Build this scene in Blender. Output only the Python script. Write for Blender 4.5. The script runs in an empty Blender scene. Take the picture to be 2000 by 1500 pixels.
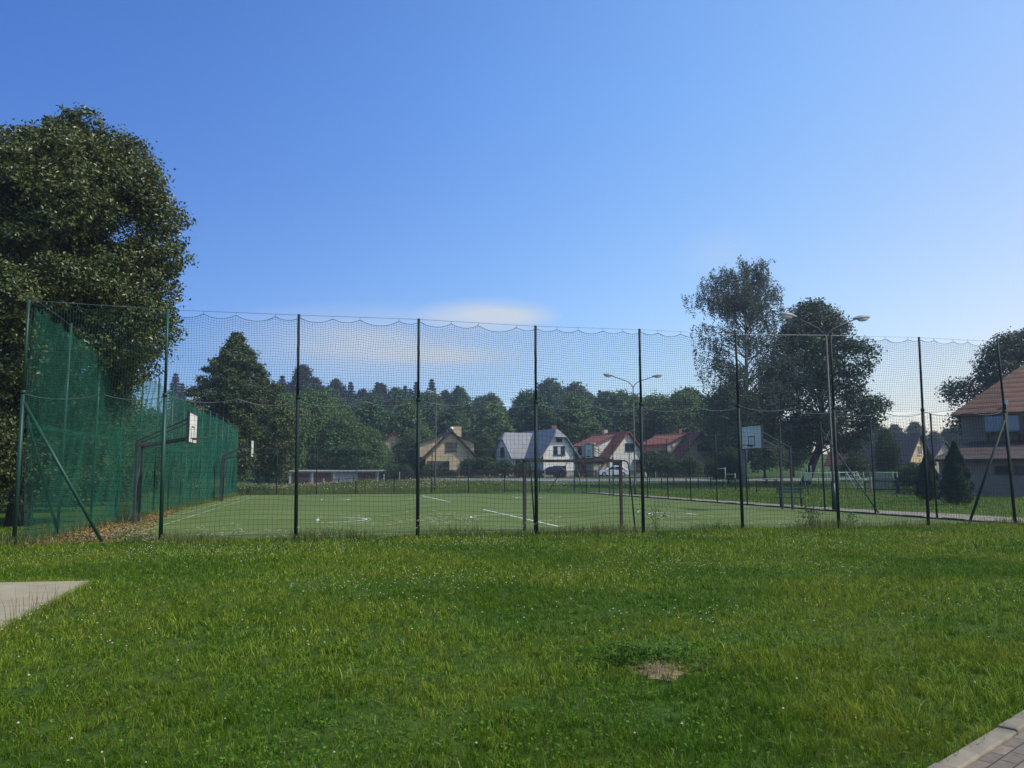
import bpy, math, random
import numpy as np
from mathutils import Vector, Matrix

R = math.radians
rs = np.random.default_rng(11)
random.seed(5)
SC = bpy.context.scene
COL = SC.collection

# ------------------------------------------------------------------ camera, world, sun, exposure
F_PX, PITCH, ROLL, CAM_H = 1517.8, 0.11508, -0.00227, 1.705
cam = bpy.data.cameras.new("camera"); cam.lens = 36 * F_PX / 2000; cam.sensor_width = 36
cam.clip_start = 0.1; cam.clip_end = 3000
camo = bpy.data.objects.new("camera", cam); COL.objects.link(camo)
camo.matrix_world = Matrix.Translation((0, 0, CAM_H)) @ Matrix.Rotation(math.pi / 2 + PITCH, 4, 'X') @ Matrix.Rotation(ROLL, 4, 'Z')
SC.camera = camo

SUN_EL, SUN_AZ = R(51), R(104)          # azimuth clockwise from +Y (the view direction)
world = bpy.data.worlds.new("World"); SC.world = world; world.use_nodes = True
wn = world.node_tree.nodes; wl = world.node_tree.links
bg = wn["Background"]; bg.inputs[1].default_value = 0.115
sky = wn.new("ShaderNodeTexSky"); sky.sky_type = 'NISHITA'; sky.sun_disc = False
sky.sun_elevation = SUN_EL; sky.sun_rotation = SUN_AZ; sky.air_density = 1.0; sky.dust_density = 0.6; sky.ozone_density = 2.5
tint = wn.new("ShaderNodeMixRGB"); tint.blend_type = 'MULTIPLY'; tint.inputs[0].default_value = 1; tint.inputs[2].default_value = (1.84, 1.72, 2.12, 1)
wl.new(sky.outputs[0], tint.inputs[1])
# the summer sky pales and brightens towards the sun's side
sepx = wn.new("ShaderNodeSeparateXYZ"); mr = wn.new("ShaderNodeMapRange"); mr.inputs[1].default_value = -0.62; mr.inputs[2].default_value = 0.62
side = wn.new("ShaderNodeValToRGB"); side.color_ramp.interpolation = 'B_SPLINE'
while len(side.color_ramp.elements) < 5: side.color_ramp.elements.new(0.5)
for e, (p, c) in zip(side.color_ramp.elements, ((0.0, (0.36, 0.70, 1.02)), (0.25, (0.56, 0.93, 1.2)), (0.5, (0.86, 1.32, 1.45)), (0.75, (1.2, 1.62, 1.48)), (1.0, (1.58, 1.56, 1.2)))):
    e.position = p; e.color = (*(q / 2 for q in c), 1)
alt = wn.new("ShaderNodeValToRGB")
for e, (p, c) in zip(alt.color_ramp.elements, ((0.05, (1.1, 0.84, 0.7, 1)), (0.45, (1, 1, 1, 1)))): e.position = p; e.color = c
m1 = wn.new("ShaderNodeMixRGB"); m1.blend_type = 'MULTIPLY'; m1.inputs[0].default_value = 1
m2 = wn.new("ShaderNodeMixRGB"); m2.blend_type = 'MULTIPLY'; m2.inputs[0].default_value = 1
tc = wn.new("ShaderNodeTexCoord")
mp = wn.new("ShaderNodeMapping"); mp.inputs['Scale'].default_value = (3.0, 3.0, 17.0); mp.inputs['Location'].default_value = (0.35, 0.2, 0.9)
nz = wn.new("ShaderNodeTexNoise"); nz.inputs['Scale'].default_value = 1.3; nz.inputs['Detail'].default_value = 5; nz.inputs['Roughness'].default_value = 0.5
rp = wn.new("ShaderNodeValToRGB"); rp.color_ramp.elements[0].position = 0.25; rp.color_ramp.elements[1].position = 0.62; rp.color_ramp.elements[0].color = (0.3, 0.3, 0.3, 1)
def puff(cx, cz, w, h, k):
    m_ = wn.new("ShaderNodeMapping"); m_.inputs['Scale'].default_value = (1 / w, 0, 1 / h); m_.inputs['Location'].default_value = (-cx / w, 0, -cz / h)
    g_ = wn.new("ShaderNodeTexGradient"); g_.gradient_type = 'SPHERICAL'; u_ = wn.new("ShaderNodeMath"); u_.operation = 'MULTIPLY'; u_.inputs[1].default_value = k
    wl.new(tc.outputs['Generated'], m_.inputs[0]); wl.new(m_.outputs[0], g_.inputs[0]); wl.new(g_.outputs[0], u_.inputs[0]); return u_.outputs[0]
acc = None
for args in ((-0.03, 0.202, 0.1, 0.024, 1.25), (0.0, 0.2, 0.07, 0.012, 0.8), (-0.14, 0.16, 0.26, 0.06, 0.9), (-0.2, 0.165, 0.1, 0.03, 0.35), (-0.08, 0.15, 0.12, 0.014, 0.6), (0.255, 0.265, 0.06, 0.04, 0.25)):
    p_ = puff(*args)
    if acc is not None:
        a_ = wn.new("ShaderNodeMath"); a_.operation = 'ADD'; wl.new(acc, a_.inputs[0]); wl.new(p_, a_.inputs[1]); acc = a_.outputs[0]
    else: acc = p_
mul2 = wn.new("ShaderNodeMath"); mul2.operation = 'MULTIPLY'; mul2.use_clamp = True
cl = wn.new("ShaderNodeMixRGB"); cl.inputs[2].default_value = (3.7, 4.25, 5.0, 1)
wl.new(tc.outputs['Generated'], sepx.inputs[0]); wl.new(sepx.outputs[0], mr.inputs[0]); wl.new(mr.outputs[0], side.inputs[0]); wl.new(sepx.outputs[2], alt.inputs[0])
wl.new(tint.outputs[0], m1.inputs[1]); wl.new(side.outputs[0], m1.inputs[2]); wl.new(m1.outputs[0], m2.inputs[1]); wl.new(alt.outputs[0], m2.inputs[2])
wl.new(tc.outputs['Generated'], mp.inputs[0]); wl.new(mp.outputs[0], nz.inputs[0]); wl.new(nz.outputs[0], rp.inputs[0])
wl.new(rp.outputs[0], mul2.inputs[0]); wl.new(acc, mul2.inputs[1])
wl.new(mul2.outputs[0], cl.inputs[0]); wl.new(m2.outputs[0], cl.inputs[1]); wl.new(cl.outputs[0], bg.inputs[0])

sun = bpy.data.lights.new("sun", 'SUN'); sun.energy = 2.7; sun.angle = R(0.55); sun.color = (1.0, 0.94, 0.84)
suno = bpy.data.objects.new("sun", sun); COL.objects.link(suno)
sdir = Vector((math.cos(SUN_EL) * math.sin(SUN_AZ), math.cos(SUN_EL) * math.cos(SUN_AZ), math.sin(SUN_EL)))
suno.rotation_euler = sdir.to_track_quat('Z', 'Y').to_euler(); suno.location = (60, 0, 80)
SC.view_settings.view_transform = 'Standard'; SC.view_settings.look = 'None'; SC.view_settings.exposure = 0.5
SC.render.engine = 'CYCLES'
SC.cycles.max_bounces = 6; SC.cycles.diffuse_bounces = 3; SC.cycles.glossy_bounces = 2; SC.cycles.transmission_bounces = 3
SC.cycles.volume_bounces = 0; SC.cycles.use_denoising = True; SC.cycles.denoiser = 'OPENIMAGEDENOISE'; SC.cycles.denoising_input_passes = 'RGB_ALBEDO_NORMAL'; SC.cycles.denoising_prefilter = 'NONE'

# ------------------------------------------------------------------ photo rays -> world
def ray(px, py):
    X, Y = (px - 1000) / F_PX, -(py - 750) / F_PX
    return np.array((X, math.cos(PITCH) - Y * math.sin(PITCH), math.sin(PITCH) + Y * math.cos(PITCH)))
def at(px, py, d):
    r = ray(px, py); return r * (d / r[1]) + (0, 0, CAM_H)
def gnd(px, py, z=0.0):
    r = ray(px, py); return r * ((z - CAM_H) / r[2]) + (0, 0, CAM_H)
P0 = np.array((-12.154, 19.273)); TH = 0.23294
U = np.array((math.cos(TH), math.sin(TH))); V = np.array((-math.sin(TH), math.cos(TH)))
def W(u, v): return P0 + U * u + V * v
def loc(p): q = np.asarray(p[:2]) - P0; return float(q @ U), float(q @ V)
def onfront(px, py):
    r = ray(px, py); t = (P0 @ V) / (r[:2] @ V); p = r * t + (0, 0, CAM_H)
    return loc(p)[0], p[2]
FW, FL = 29.54, 47.3                      # pitch enclosure: width, length

def ss(x, a, b):
    t = np.clip((np.asarray(x, float) - a) / (b - a), 0, 1); return t * t * (3 - 2 * t)
RX = [-600, 300, 550, 700, 800, 900, 960, 992, 1030, 1100, 1200, 1320, 1500, 1700, 1850, 2600]
RZ = [13, 13, 12, 12, 12.5, 12, 11, 5, 9, 12, 10, 9, 8, 6, 5, 5]
def hz(x, y):
    x = np.asarray(x, float); y = np.asarray(y, float)
    px = 1000 + 1518 * x / np.maximum(y, 40)
    z = 1.25 * ss(y, 62, 118) * ss(x, -30, -8)
    z = z + np.interp(px, RX, RZ) * ss(y, 138, 268)
    return z

# ------------------------------------------------------------------ materials
def new_mat(name):
    m = bpy.data.materials.new(name); m.use_nodes = True
    return m, m.node_tree.nodes, m.node_tree.links
def mat(name, col, col2=None, scale=4.0, rough=0.8, metal=0.0, bump=0.0, detail=5, lo=0.35, hi=0.65, stretch=None, spec=0.35):
    m, n, l = new_mat(name); b = n["Principled BSDF"]
    b.inputs['Roughness'].default_value = rough; b.inputs['Metallic'].default_value = metal
    b.inputs['Specular IOR Level'].default_value = spec
    if col2 is None: col2 = tuple(c * 0.72 for c in col)
    t = n.new("ShaderNodeTexCoord"); mp = n.new("ShaderNodeMapping")
    if stretch: mp.inputs['Scale'].default_value = stretch
    nz = n.new("ShaderNodeTexNoise"); nz.inputs['Scale'].default_value = scale; nz.inputs['Detail'].default_value = detail; nz.inputs['Roughness'].default_value = 0.62
    r = n.new("ShaderNodeValToRGB"); r.color_ramp.elements[0].position = lo; r.color_ramp.elements[1].position = hi
    r.color_ramp.elements[0].color = (*col2, 1); r.color_ramp.elements[1].color = (*col, 1)
    l.new(t.outputs['Object'], mp.inputs[0]); l.new(mp.outputs[0], nz.inputs[0]); l.new(nz.outputs[0], r.inputs[0]); l.new(r.outputs[0], b.inputs[0])
    if bump:
        bp = n.new("ShaderNodeBump"); bp.inputs['Strength'].default_value = bump; bp.inputs['Distance'].default_value = 0.02
        l.new(nz.outputs[0], bp.inputs['Height']); l.new(bp.outputs[0], b.inputs['Normal'])
    return m
def leaf_mat(name, cols, rough=0.5, trans=0.25, patch=None, pscale=0.25, spec=0.3, patch2=None, fine=0):
    """per-leaf random hue between cols, optional slow patches of another hue"""
    m, n, l = new_mat(name); b = n["Principled BSDF"]; b.inputs['Roughness'].default_value = rough; b.inputs['Specular IOR Level'].default_value = spec
    g = n.new("ShaderNodeNewGeometry"); r = n.new("ShaderNodeValToRGB")
    while len(r.color_ramp.elements) < len(cols): r.color_ramp.elements.new(0.5)
    for i, c in enumerate(cols):
        r.color_ramp.elements[i].position = i / (len(cols) - 1); r.color_ramp.elements[i].color = (*c, 1)
    l.new(g.outputs['Random Per Island'], r.inputs[0]); out = r.outputs[0]
    if patch:
        t = n.new("ShaderNodeTexCoord"); nz = n.new("ShaderNodeTexNoise"); nz.inputs['Scale'].default_value = pscale; nz.inputs['Detail'].default_value = 4
        rr = n.new("ShaderNodeValToRGB"); rr.color_ramp.elements[0].position = 0.42; rr.color_ramp.elements[1].position = 0.66
        mx = n.new("ShaderNodeMixRGB"); mx.inputs[2].default_value = (*patch, 1)
        mu = n.new("ShaderNodeMath"); mu.operation = 'MULTIPLY'; mu.inputs[1].default_value = 0.65
        l.new(t.outputs['Object'], nz.inputs[0]); l.new(nz.outputs[0], rr.inputs[0]); l.new(rr.outputs[0], mu.inputs[0]); l.new(mu.outputs[0], mx.inputs[0]); l.new(out, mx.inputs[1]); out = mx.outputs[0]
    if patch2:
        t2 = n.new("ShaderNodeTexCoord"); mp2 = n.new("ShaderNodeMapping"); mp2.inputs['Location'].default_value = (31, 7, 0); n2 = n.new("ShaderNodeTexNoise"); n2.inputs['Scale'].default_value = 0.3; n2.inputs['Detail'].default_value = 5
        r2 = n.new("ShaderNodeValToRGB"); r2.color_ramp.elements[0].position = 0.47; r2.color_ramp.elements[1].position = 0.6
        m2 = n.new("ShaderNodeMixRGB"); m2.inputs[2].default_value = (*patch2, 1); u2 = n.new("ShaderNodeMath"); u2.operation = 'MULTIPLY'; u2.inputs[1].default_value = 0.6
        l.new(t2.outputs['Object'], mp2.inputs[0]); l.new(mp2.outputs[0], n2.inputs[0]); l.new(n2.outputs[0], r2.inputs[0]); l.new(r2.outputs[0], u2.inputs[0]); l.new(u2.outputs[0], m2.inputs[0]); l.new(out, m2.inputs[1]); out = m2.outputs[0]
    if fine:
        t3 = n.new("ShaderNodeTexCoord"); n3 = n.new("ShaderNodeTexNoise"); n3.inputs['Scale'].default_value = fine; n3.inputs['Detail'].default_value = 3
        r3 = n.new("ShaderNodeValToRGB"); r3.color_ramp.elements[0].position = 0.36; r3.color_ramp.elements[1].position = 0.66; r3.color_ramp.elements[0].color = (0.62, 0.68, 0.7, 1); r3.color_ramp.elements[1].color = (1.3, 1.2, 1.05, 1)
        m3 = n.new("ShaderNodeMixRGB"); m3.blend_type = 'MULTIPLY'; m3.inputs[0].default_value = 1
        l.new(t3.outputs['Object'], n3.inputs[0]); l.new(n3.outputs[0], r3.inputs[0]); l.new(out, m3.inputs[1]); l.new(r3.outputs[0], m3.inputs[2]); out = m3.outputs[0]
    l.new(out, b.inputs[0])
    if trans:
        tr = n.new("ShaderNodeBsdfTranslucent"); ms = n.new("ShaderNodeMixShader"); ms.inputs[0].default_value = trans
        l.new(out, tr.inputs[0]); l.new(b.outputs[0], ms.inputs[1]); l.new(tr.outputs[0], ms.inputs[2]); l.new(ms.outputs[0], n["Material Output"].inputs[0])
    return m
def glass_mat(name, col=(0.02, 0.03, 0.04)):
    m, n, l = new_mat(name); b = n["Principled BSDF"]; b.inputs[0].default_value = (*col, 1); b.inputs['Roughness'].default_value = 0.08
    return m
def tile_mat(name, col, col2, course=0.33, axis=2, con=0.35):
    m, n, l = new_mat(name); b = n["Principled BSDF"]; b.inputs['Roughness'].default_value = 0.75
    t = n.new("ShaderNodeTexCoord"); mp = n.new("ShaderNodeMapping"); s = [0.0, 0.0, 0.0]; s[axis] = 1 / course; mp.inputs['Scale'].default_value = s
    w = n.new("ShaderNodeTexWave"); w.wave_type = 'BANDS'; w.bands_direction = 'XYZ'[axis]; w.inputs['Scale'].default_value = 0.314 * 1.0; w.wave_profile = 'SAW'
    nz = n.new("ShaderNodeTexNoise"); nz.inputs['Scale'].default_value = 1.4; nz.inputs['Detail'].default_value = 6
    r = n.new("ShaderNodeValToRGB"); r.color_ramp.elements[0].position = 0.3; r.color_ramp.elements[1].position = 0.7; r.color_ramp.elements[0].color = (*col2, 1); r.color_ramp.elements[1].color = (*col, 1)
    mx = n.new("ShaderNodeMixRGB"); mx.blend_type = 'MULTIPLY'; mx.inputs[0].default_value = con
    bp = n.new("ShaderNodeBump"); bp.inputs['Strength'].default_value = 0.8; bp.inputs['Distance'].default_value = 0.05
    l.new(t.outputs['Object'], mp.inputs[0]); l.new(mp.outputs[0], w.inputs[0]); l.new(t.outputs['Object'], nz.inputs[0]); l.new(nz.outputs[0], r.inputs[0])
    l.new(r.outputs[0], mx.inputs[1]); l.new(w.outputs[0], mx.inputs[2]); l.new(mx.outputs[0], b.inputs[0]); l.new(w.outputs[1], bp.inputs['Height']); l.new(bp.outputs[0], b.inputs['Normal'])
    return m

M = {}
M['ground'] = None  # below
def ground_mat():
    m, n, l = new_mat("lawn_soil"); b = n["Principled BSDF"]; b.inputs['Roughness'].default_value = 0.95; b.inputs['Specular IOR Level'].default_value = 0.1
    t = n.new("ShaderNodeTexCoord")
    a = n.new("ShaderNodeTexNoise"); a.inputs['Scale'].default_value = 0.35; a.inputs['Detail'].default_value = 8; a.inputs['Roughness'].default_value = 0.65
    c = n.new("ShaderNodeTexNoise"); c.inputs['Scale'].default_value = 14; c.inputs['Detail'].default_value = 6; c.inputs['Roughness'].default_value = 0.7
    r1 = n.new("ShaderNodeValToRGB"); r1.color_ramp.elements[0].position = 0.35; r1.color_ramp.elements[1].position = 0.68
    r1.color_ramp.elements[0].color = (0.045, 0.11, 0.012, 1); r1.color_ramp.elements[1].color = (0.1, 0.14, 0.02, 1)
    r2 = n.new("ShaderNodeValToRGB"); r2.color_ramp.elements[0].position = 0.3; r2.color_ramp.elements[1].position = 0.7
    r2.color_ramp.elements[0].color = (0.16, 0.18, 0.14, 1); r2.color_ramp.elements[1].color = (1, 1, 1, 1)
    mx = n.new("ShaderNodeMixRGB"); mx.blend_type = 'MULTIPLY'; mx.inputs[0].default_value = 0.8
    bp = n.new("ShaderNodeBump"); bp.inputs['Strength'].default_value = 0.7; bp.inputs['Distance'].default_value = 0.04
    for q in (a, c): l.new(t.outputs['Object'], q.inputs[0])
    l.new(a.outputs[0], r1.inputs[0]); l.new(c.outputs[0], r2.inputs[0]); l.new(r1.outputs[0], mx.inputs[1]); l.new(r2.outputs[0], mx.inputs[2]); l.new(mx.outputs[0], b.inputs[0])
    l.new(c.outputs[0], bp.inputs['Height']); l.new(bp.outputs[0], b.inputs['Normal'])
    return m
M['ground'] = ground_mat()
M['turf'] = mat('turf_carpet', (0.125, 0.178, 0.048), (0.1, 0.146, 0.036), scale=0.5, rough=0.95, bump=0.15, detail=9, spec=0.1)
def court_mat():
    m, n, l = new_mat('court_carpet'); b = n["Principled BSDF"]; b.inputs['Roughness'].default_value = 0.95; b.inputs['Specular IOR Level'].default_value = 0.1
    t = n.new("ShaderNodeTexCoord"); a = n.new("ShaderNodeTexNoise"); a.inputs['Scale'].default_value = 0.22; a.inputs['Detail'].default_value = 9; a.inputs['Roughness'].default_value = 0.7
    r = n.new("ShaderNodeValToRGB"); r.color_ramp.elements[0].position = 0.32; r.color_ramp.elements[1].position = 0.7; r.color_ramp.elements[0].color = (0.094, 0.14, 0.032, 1); r.color_ramp.elements[1].color = (0.138, 0.178, 0.055, 1)
    mp = n.new("ShaderNodeMapping"); mp.inputs['Scale'].default_value = (0.06, 1.1, 1); c = n.new("ShaderNodeTexNoise"); c.inputs['Scale'].default_value = 1.2; c.inputs['Detail'].default_value = 6
    r2 = n.new("ShaderNodeValToRGB"); r2.color_ramp.elements[0].position = 0.35; r2.color_ramp.elements[1].position = 0.6; r2.color_ramp.elements[0].color = (0.86, 0.86, 0.84, 1); r2.color_ramp.elements[1].color = (1.04, 1.03, 1, 1)
    br = n.new("ShaderNodeTexBrick"); br.inputs['Scale'].default_value = 1; br.inputs['Brick Width'].default_value = 60; br.inputs['Row Height'].default_value = 4.0; br.inputs['Mortar Size'].default_value = 0.012; br.inputs['Color1'].default_value = (1, 1, 1, 1); br.inputs['Color2'].default_value = (0.95, 0.96, 0.95, 1); br.inputs['Mortar'].default_value = (0.75, 0.75, 0.7, 1)
    m1 = n.new("ShaderNodeMixRGB"); m1.blend_type = 'MULTIPLY'; m1.inputs[0].default_value = 1; m2 = n.new("ShaderNodeMixRGB"); m2.blend_type = 'MULTIPLY'; m2.inputs[0].default_value = 1
    l.new(t.outputs['Object'], a.inputs[0]); l.new(a.outputs[0], r.inputs[0]); l.new(t.outputs['Object'], mp.inputs[0]); l.new(mp.outputs[0], c.inputs[0]); l.new(c.outputs[0], r2.inputs[0]); l.new(t.outputs['Object'], br.inputs[0])
    l.new(r.outputs[0], m1.inputs[1]); l.new(r2.outputs[0], m1.inputs[2]); l.new(m1.outputs[0], m2.inputs[1]); l.new(br.outputs[0], m2.inputs[2]); l.new(m2.outputs[0], b.inputs[0])
    return m
M['turf'] = court_mat()
M['line'] = mat('line_paint', (0.72, 0.74, 0.68), (0.2, 0.27, 0.11), scale=1.6, rough=0.8, detail=7, lo=0.36, hi=0.5)
M['worn_line'] = mat('worn_line_paint', (0.45, 0.5, 0.36), (0.14, 0.2, 0.06), scale=1.1, rough=0.85, detail=7, lo=0.44, hi=0.6)
M['orange_line'] = mat('orange_line_paint', (0.36, 0.2, 0.05), (0.14, 0.19, 0.06), scale=1.2, rough=0.85, detail=7, lo=0.42, hi=0.62)
M['concrete'] = mat('concrete', (0.35, 0.3, 0.185), (0.27, 0.23, 0.14), scale=2.2, rough=0.9, bump=0.25, detail=10)
M['kerb'] = mat('kerb_concrete', (0.27, 0.23, 0.155), (0.17, 0.145, 0.1), scale=5, rough=0.9, bump=0.4, detail=9)
M['darkkerb'] = mat('dark_kerb', (0.07, 0.065, 0.05), (0.03, 0.03, 0.025), scale=5, rough=0.9, bump=0.4)
M['path'] = mat('path_paving', (0.27, 0.235, 0.175), (0.17, 0.15, 0.11), scale=2.5, rough=0.9, bump=0.3, detail=9)
M['road'] = mat('road_asphalt', (0.22, 0.22, 0.215), (0.15, 0.15, 0.145), scale=1.2, rough=0.9, bump=0.2, detail=9)
M['earth'] = mat('bare_earth', (0.3, 0.215, 0.11), (0.13, 0.09, 0.045), scale=14, rough=0.95, bump=0.6, detail=8)
M['post'] = mat('green_post_paint', (0.012, 0.062, 0.033), (0.008, 0.042, 0.024), scale=3, rough=0.45, stretch=(1, 1, 0.3))
M['darkpost'] = mat('dark_green_paint', (0.007, 0.026, 0.019), (0.012, 0.018, 0.014), scale=3, rough=0.6, spec=0.2)
M['net'] = mat('green_net_cord', (0.018, 0.14, 0.085), (0.012, 0.1, 0.062), scale=1.0, rough=0.7, spec=0.2)
M['fnet'] = mat('dark_net_cord', (0.022, 0.075, 0.055), (0.016, 0.055, 0.042), scale=1.0, rough=0.7, spec=0.2)
M['cable'] = mat('steel_cable', (0.2, 0.23, 0.22), (0.1, 0.12, 0.12), scale=3, rough=0.5, metal=0.4)
M['blackrope'] = mat('black_rope', (0.012, 0.014, 0.014), scale=3, rough=0.8)
M['hoopsteel'] = mat('dark_steel', (0.052, 0.054, 0.056), (0.034, 0.036, 0.038), scale=4, rough=0.5)
M['board'] = mat('white_board', (0.8, 0.77, 0.68), (0.66, 0.63, 0.55), scale=2, rough=0.55, detail=8)
M['boardframe'] = mat('board_frame', (0.03, 0.03, 0.032), scale=4, rough=0.5)
M['rim'] = mat('rim_steel', (0.12, 0.06, 0.04), (0.05, 0.04, 0.035), scale=6, rough=0.5)
M['goal'] = mat('goal_paint', (0.085, 0.075, 0.06), (0.04, 0.036, 0.03), scale=8, rough=0.6, detail=8)
M['goalpipe'] = mat('goal_pipe', (0.03, 0.024, 0.022), scale=6, rough=0.45)
M['lamppost'] = mat('lamp_post_steel', (0.075, 0.072, 0.068), (0.045, 0.04, 0.036), scale=3, rough=0.55, stretch=(1, 1, 0.4))
M['rustpost'] = mat('rusty_post', (0.12, 0.075, 0.055), (0.055, 0.04, 0.032), scale=3, rough=0.7, stretch=(1, 1, 0.4))
M['lampgrey'] = mat('lamp_housing', (0.32, 0.33, 0.34), (0.22, 0.23, 0.24), scale=5, rough=0.45)
M['lampglass'] = mat('lamp_cover', (0.6, 0.6, 0.58), scale=5, rough=0.3)
M['bark'] = mat('bark', (0.055, 0.042, 0.03), (0.022, 0.017, 0.012), scale=6, rough=0.95, bump=1.0, stretch=(2, 2, 0.5))
M['birchbark'] = mat('birch_bark', (0.2, 0.19, 0.17), (0.035, 0.032, 0.028), scale=3, rough=0.85, bump=0.5, stretch=(1, 1, 2.2), lo=0.36, hi=0.5)
M['linden'] = leaf_mat('linden_leaf', [(0.016, 0.034, 0.008), (0.034, 0.058, 0.012), (0.052, 0.082, 0.016), (0.095, 0.125, 0.026), (0.2, 0.215, 0.06)], rough=0.38, trans=0.2, spec=0.45, patch=(0.1, 0.115, 0.02), pscale=0.45)  # palest leaf tone puts the gloss highlights into the colour
M['pyramid'] = leaf_mat('pyramid_linden_leaf', [(0.029, 0.057, 0.016), (0.058, 0.096, 0.023), (0.098, 0.130, 0.034)], rough=0.5, trans=0.15, patch=(0.12, 0.11, 0.035), pscale=0.3)
M['birch'] = leaf_mat('birch_leaf', [(0.047, 0.068, 0.038), (0.075, 0.101, 0.060), (0.111, 0.135, 0.075)], rough=0.5, trans=0.15)
M['chestnut'] = leaf_mat('maple_leaf', [(0.026, 0.052, 0.021), (0.046, 0.081, 0.031), (0.078, 0.117, 0.046)], rough=0.45, trans=0.15)
M['willow'] = leaf_mat('willow_leaf', [(0.070, 0.133, 0.035), (0.097, 0.172, 0.043), (0.133, 0.211, 0.056)], rough=0.55, trans=0.2, patch=(0.085, 0.115, 0.03), pscale=0.2)
M['wood'] = leaf_mat('wood_leaf', [(0.035, 0.084, 0.028), (0.056, 0.125, 0.037), (0.086, 0.164, 0.047)], rough=0.6, trans=0.15, patch=(0.06, 0.085, 0.028), pscale=0.15)
M['lightwood'] = leaf_mat('light_wood_leaf', [(0.078, 0.140, 0.041), (0.109, 0.180, 0.047), (0.133, 0.203, 0.062)], rough=0.6, trans=0.2)
M['needle'] = leaf_mat('conifer_needle', [(0.012, 0.022, 0.014), (0.02, 0.034, 0.018), (0.028, 0.045, 0.022)], rough=0.6, trans=0.05)
M['thuja'] = leaf_mat('thuja_leaf', [(0.015, 0.034, 0.016), (0.025, 0.05, 0.02), (0.036, 0.066, 0.026)], rough=0.6, trans=0.1)
M['bush'] = leaf_mat('bush_leaf', [(0.025, 0.055, 0.016), (0.045, 0.085, 0.024), (0.07, 0.115, 0.034)], rough=0.55, trans=0.2, patch=(0.08, 0.11, 0.03), pscale=0.4)
M['grass'] = leaf_mat('grass_blade', [(0.035, 0.09, 0.003), (0.09, 0.18, 0.005), (0.14, 0.24, 0.008), (0.23, 0.33, 0.02), (0.5, 0.54, 0.14)], rough=0.6, trans=0.35, patch=(0.25, 0.275, 0.026), pscale=0.6, spec=0.1, patch2=(0.042, 0.135, 0.005), fine=6.0)  # palest and darkest blade tones paint in highlights and shaded gaps
M['meadow'] = leaf_mat('meadow_blade', [(0.075, 0.14, 0.018), (0.12, 0.175, 0.026), (0.18, 0.195, 0.055)], rough=0.6, trans=0.35, patch=(0.22, 0.21, 0.07), pscale=0.12)
M['broadleaf'] = leaf_mat('broad_weed_leaf', [(0.04, 0.12, 0.006), (0.08, 0.175, 0.01), (0.13, 0.235, 0.022)], rough=0.6, trans=0.3, spec=0.12)
M['weedleaf'] = leaf_mat('weed_leaf', [(0.03, 0.085, 0.012), (0.055, 0.125, 0.016), (0.09, 0.17, 0.03)], rough=0.7, trans=0.25, spec=0.1)
M['straw'] = leaf_mat('straw', [(0.22, 0.18, 0.07), (0.32, 0.27, 0.13), (0.16, 0.13, 0.05)], rough=0.7, trans=0.1)
M['seed'] = leaf_mat('seed_head', [(0.12, 0.07, 0.045), (0.18, 0.12, 0.06), (0.09, 0.08, 0.03)], rough=0.8, trans=0.0)
M['litter'] = leaf_mat('dead_leaf', [(0.22, 0.1, 0.03), (0.36, 0.2, 0.06), (0.14, 0.08, 0.03), (0.42, 0.3, 0.14)], rough=0.7, trans=0.1)
M['white_flower'] = leaf_mat('white_petal', [(0.5, 0.49, 0.33), (0.6, 0.57, 0.42), (0.42, 0.37, 0.22)], rough=0.7, trans=0.2)
M['yellow_flower'] = leaf_mat('yellow_petal', [(0.6, 0.42, 0.03), (0.65, 0.5, 0.06)], rough=0.7, trans=0.2)

def brick_mat():
    m, n, l = new_mat("brick_paving"); b = n["Principled BSDF"]; b.inputs['Roughness'].default_value = 0.9
    t = n.new("ShaderNodeTexCoord"); br = n.new("ShaderNodeTexBrick"); br.inputs['Scale'].default_value = 1.0
    br.inputs['Brick Width'].default_value = 0.2; br.inputs['Row Height'].default_value = 0.1; br.inputs['Mortar Size'].default_value = 0.006; br.inputs['Mortar Smooth'].default_value = 0.3
    br.inputs['Color1'].default_value = (0.2, 0.155, 0.105, 1); br.inputs['Color2'].default_value = (0.14, 0.11, 0.078, 1); br.inputs['Mortar'].default_value = (0.05, 0.045, 0.03, 1)
    nz = n.new("ShaderNodeTexNoise"); nz.inputs['Scale'].default_value = 22; nz.inputs['Detail'].default_value = 8
    mx = n.new("ShaderNodeMixRGB"); mx.blend_type = 'OVERLAY'; mx.inputs[0].default_value = 0.55
    bp = n.new("ShaderNodeBump"); bp.inputs['Strength'].default_value = 0.6; bp.inputs['Distance'].default_value = 0.01; bp.invert = True
    l.new(t.outputs['Object'], br.inputs[0]); l.new(t.outputs['Object'], nz.inputs[0]); l.new(br.outputs[0], mx.inputs[1]); l.new(nz.outputs[0], mx.inputs[2]); l.new(mx.outputs[0], b.inputs[0])
    l.new(br.outputs[1], bp.inputs['Height']); l.new(bp.outputs[0], b.inputs['Normal'])
    return m
M['brick'] = brick_mat()

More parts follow.
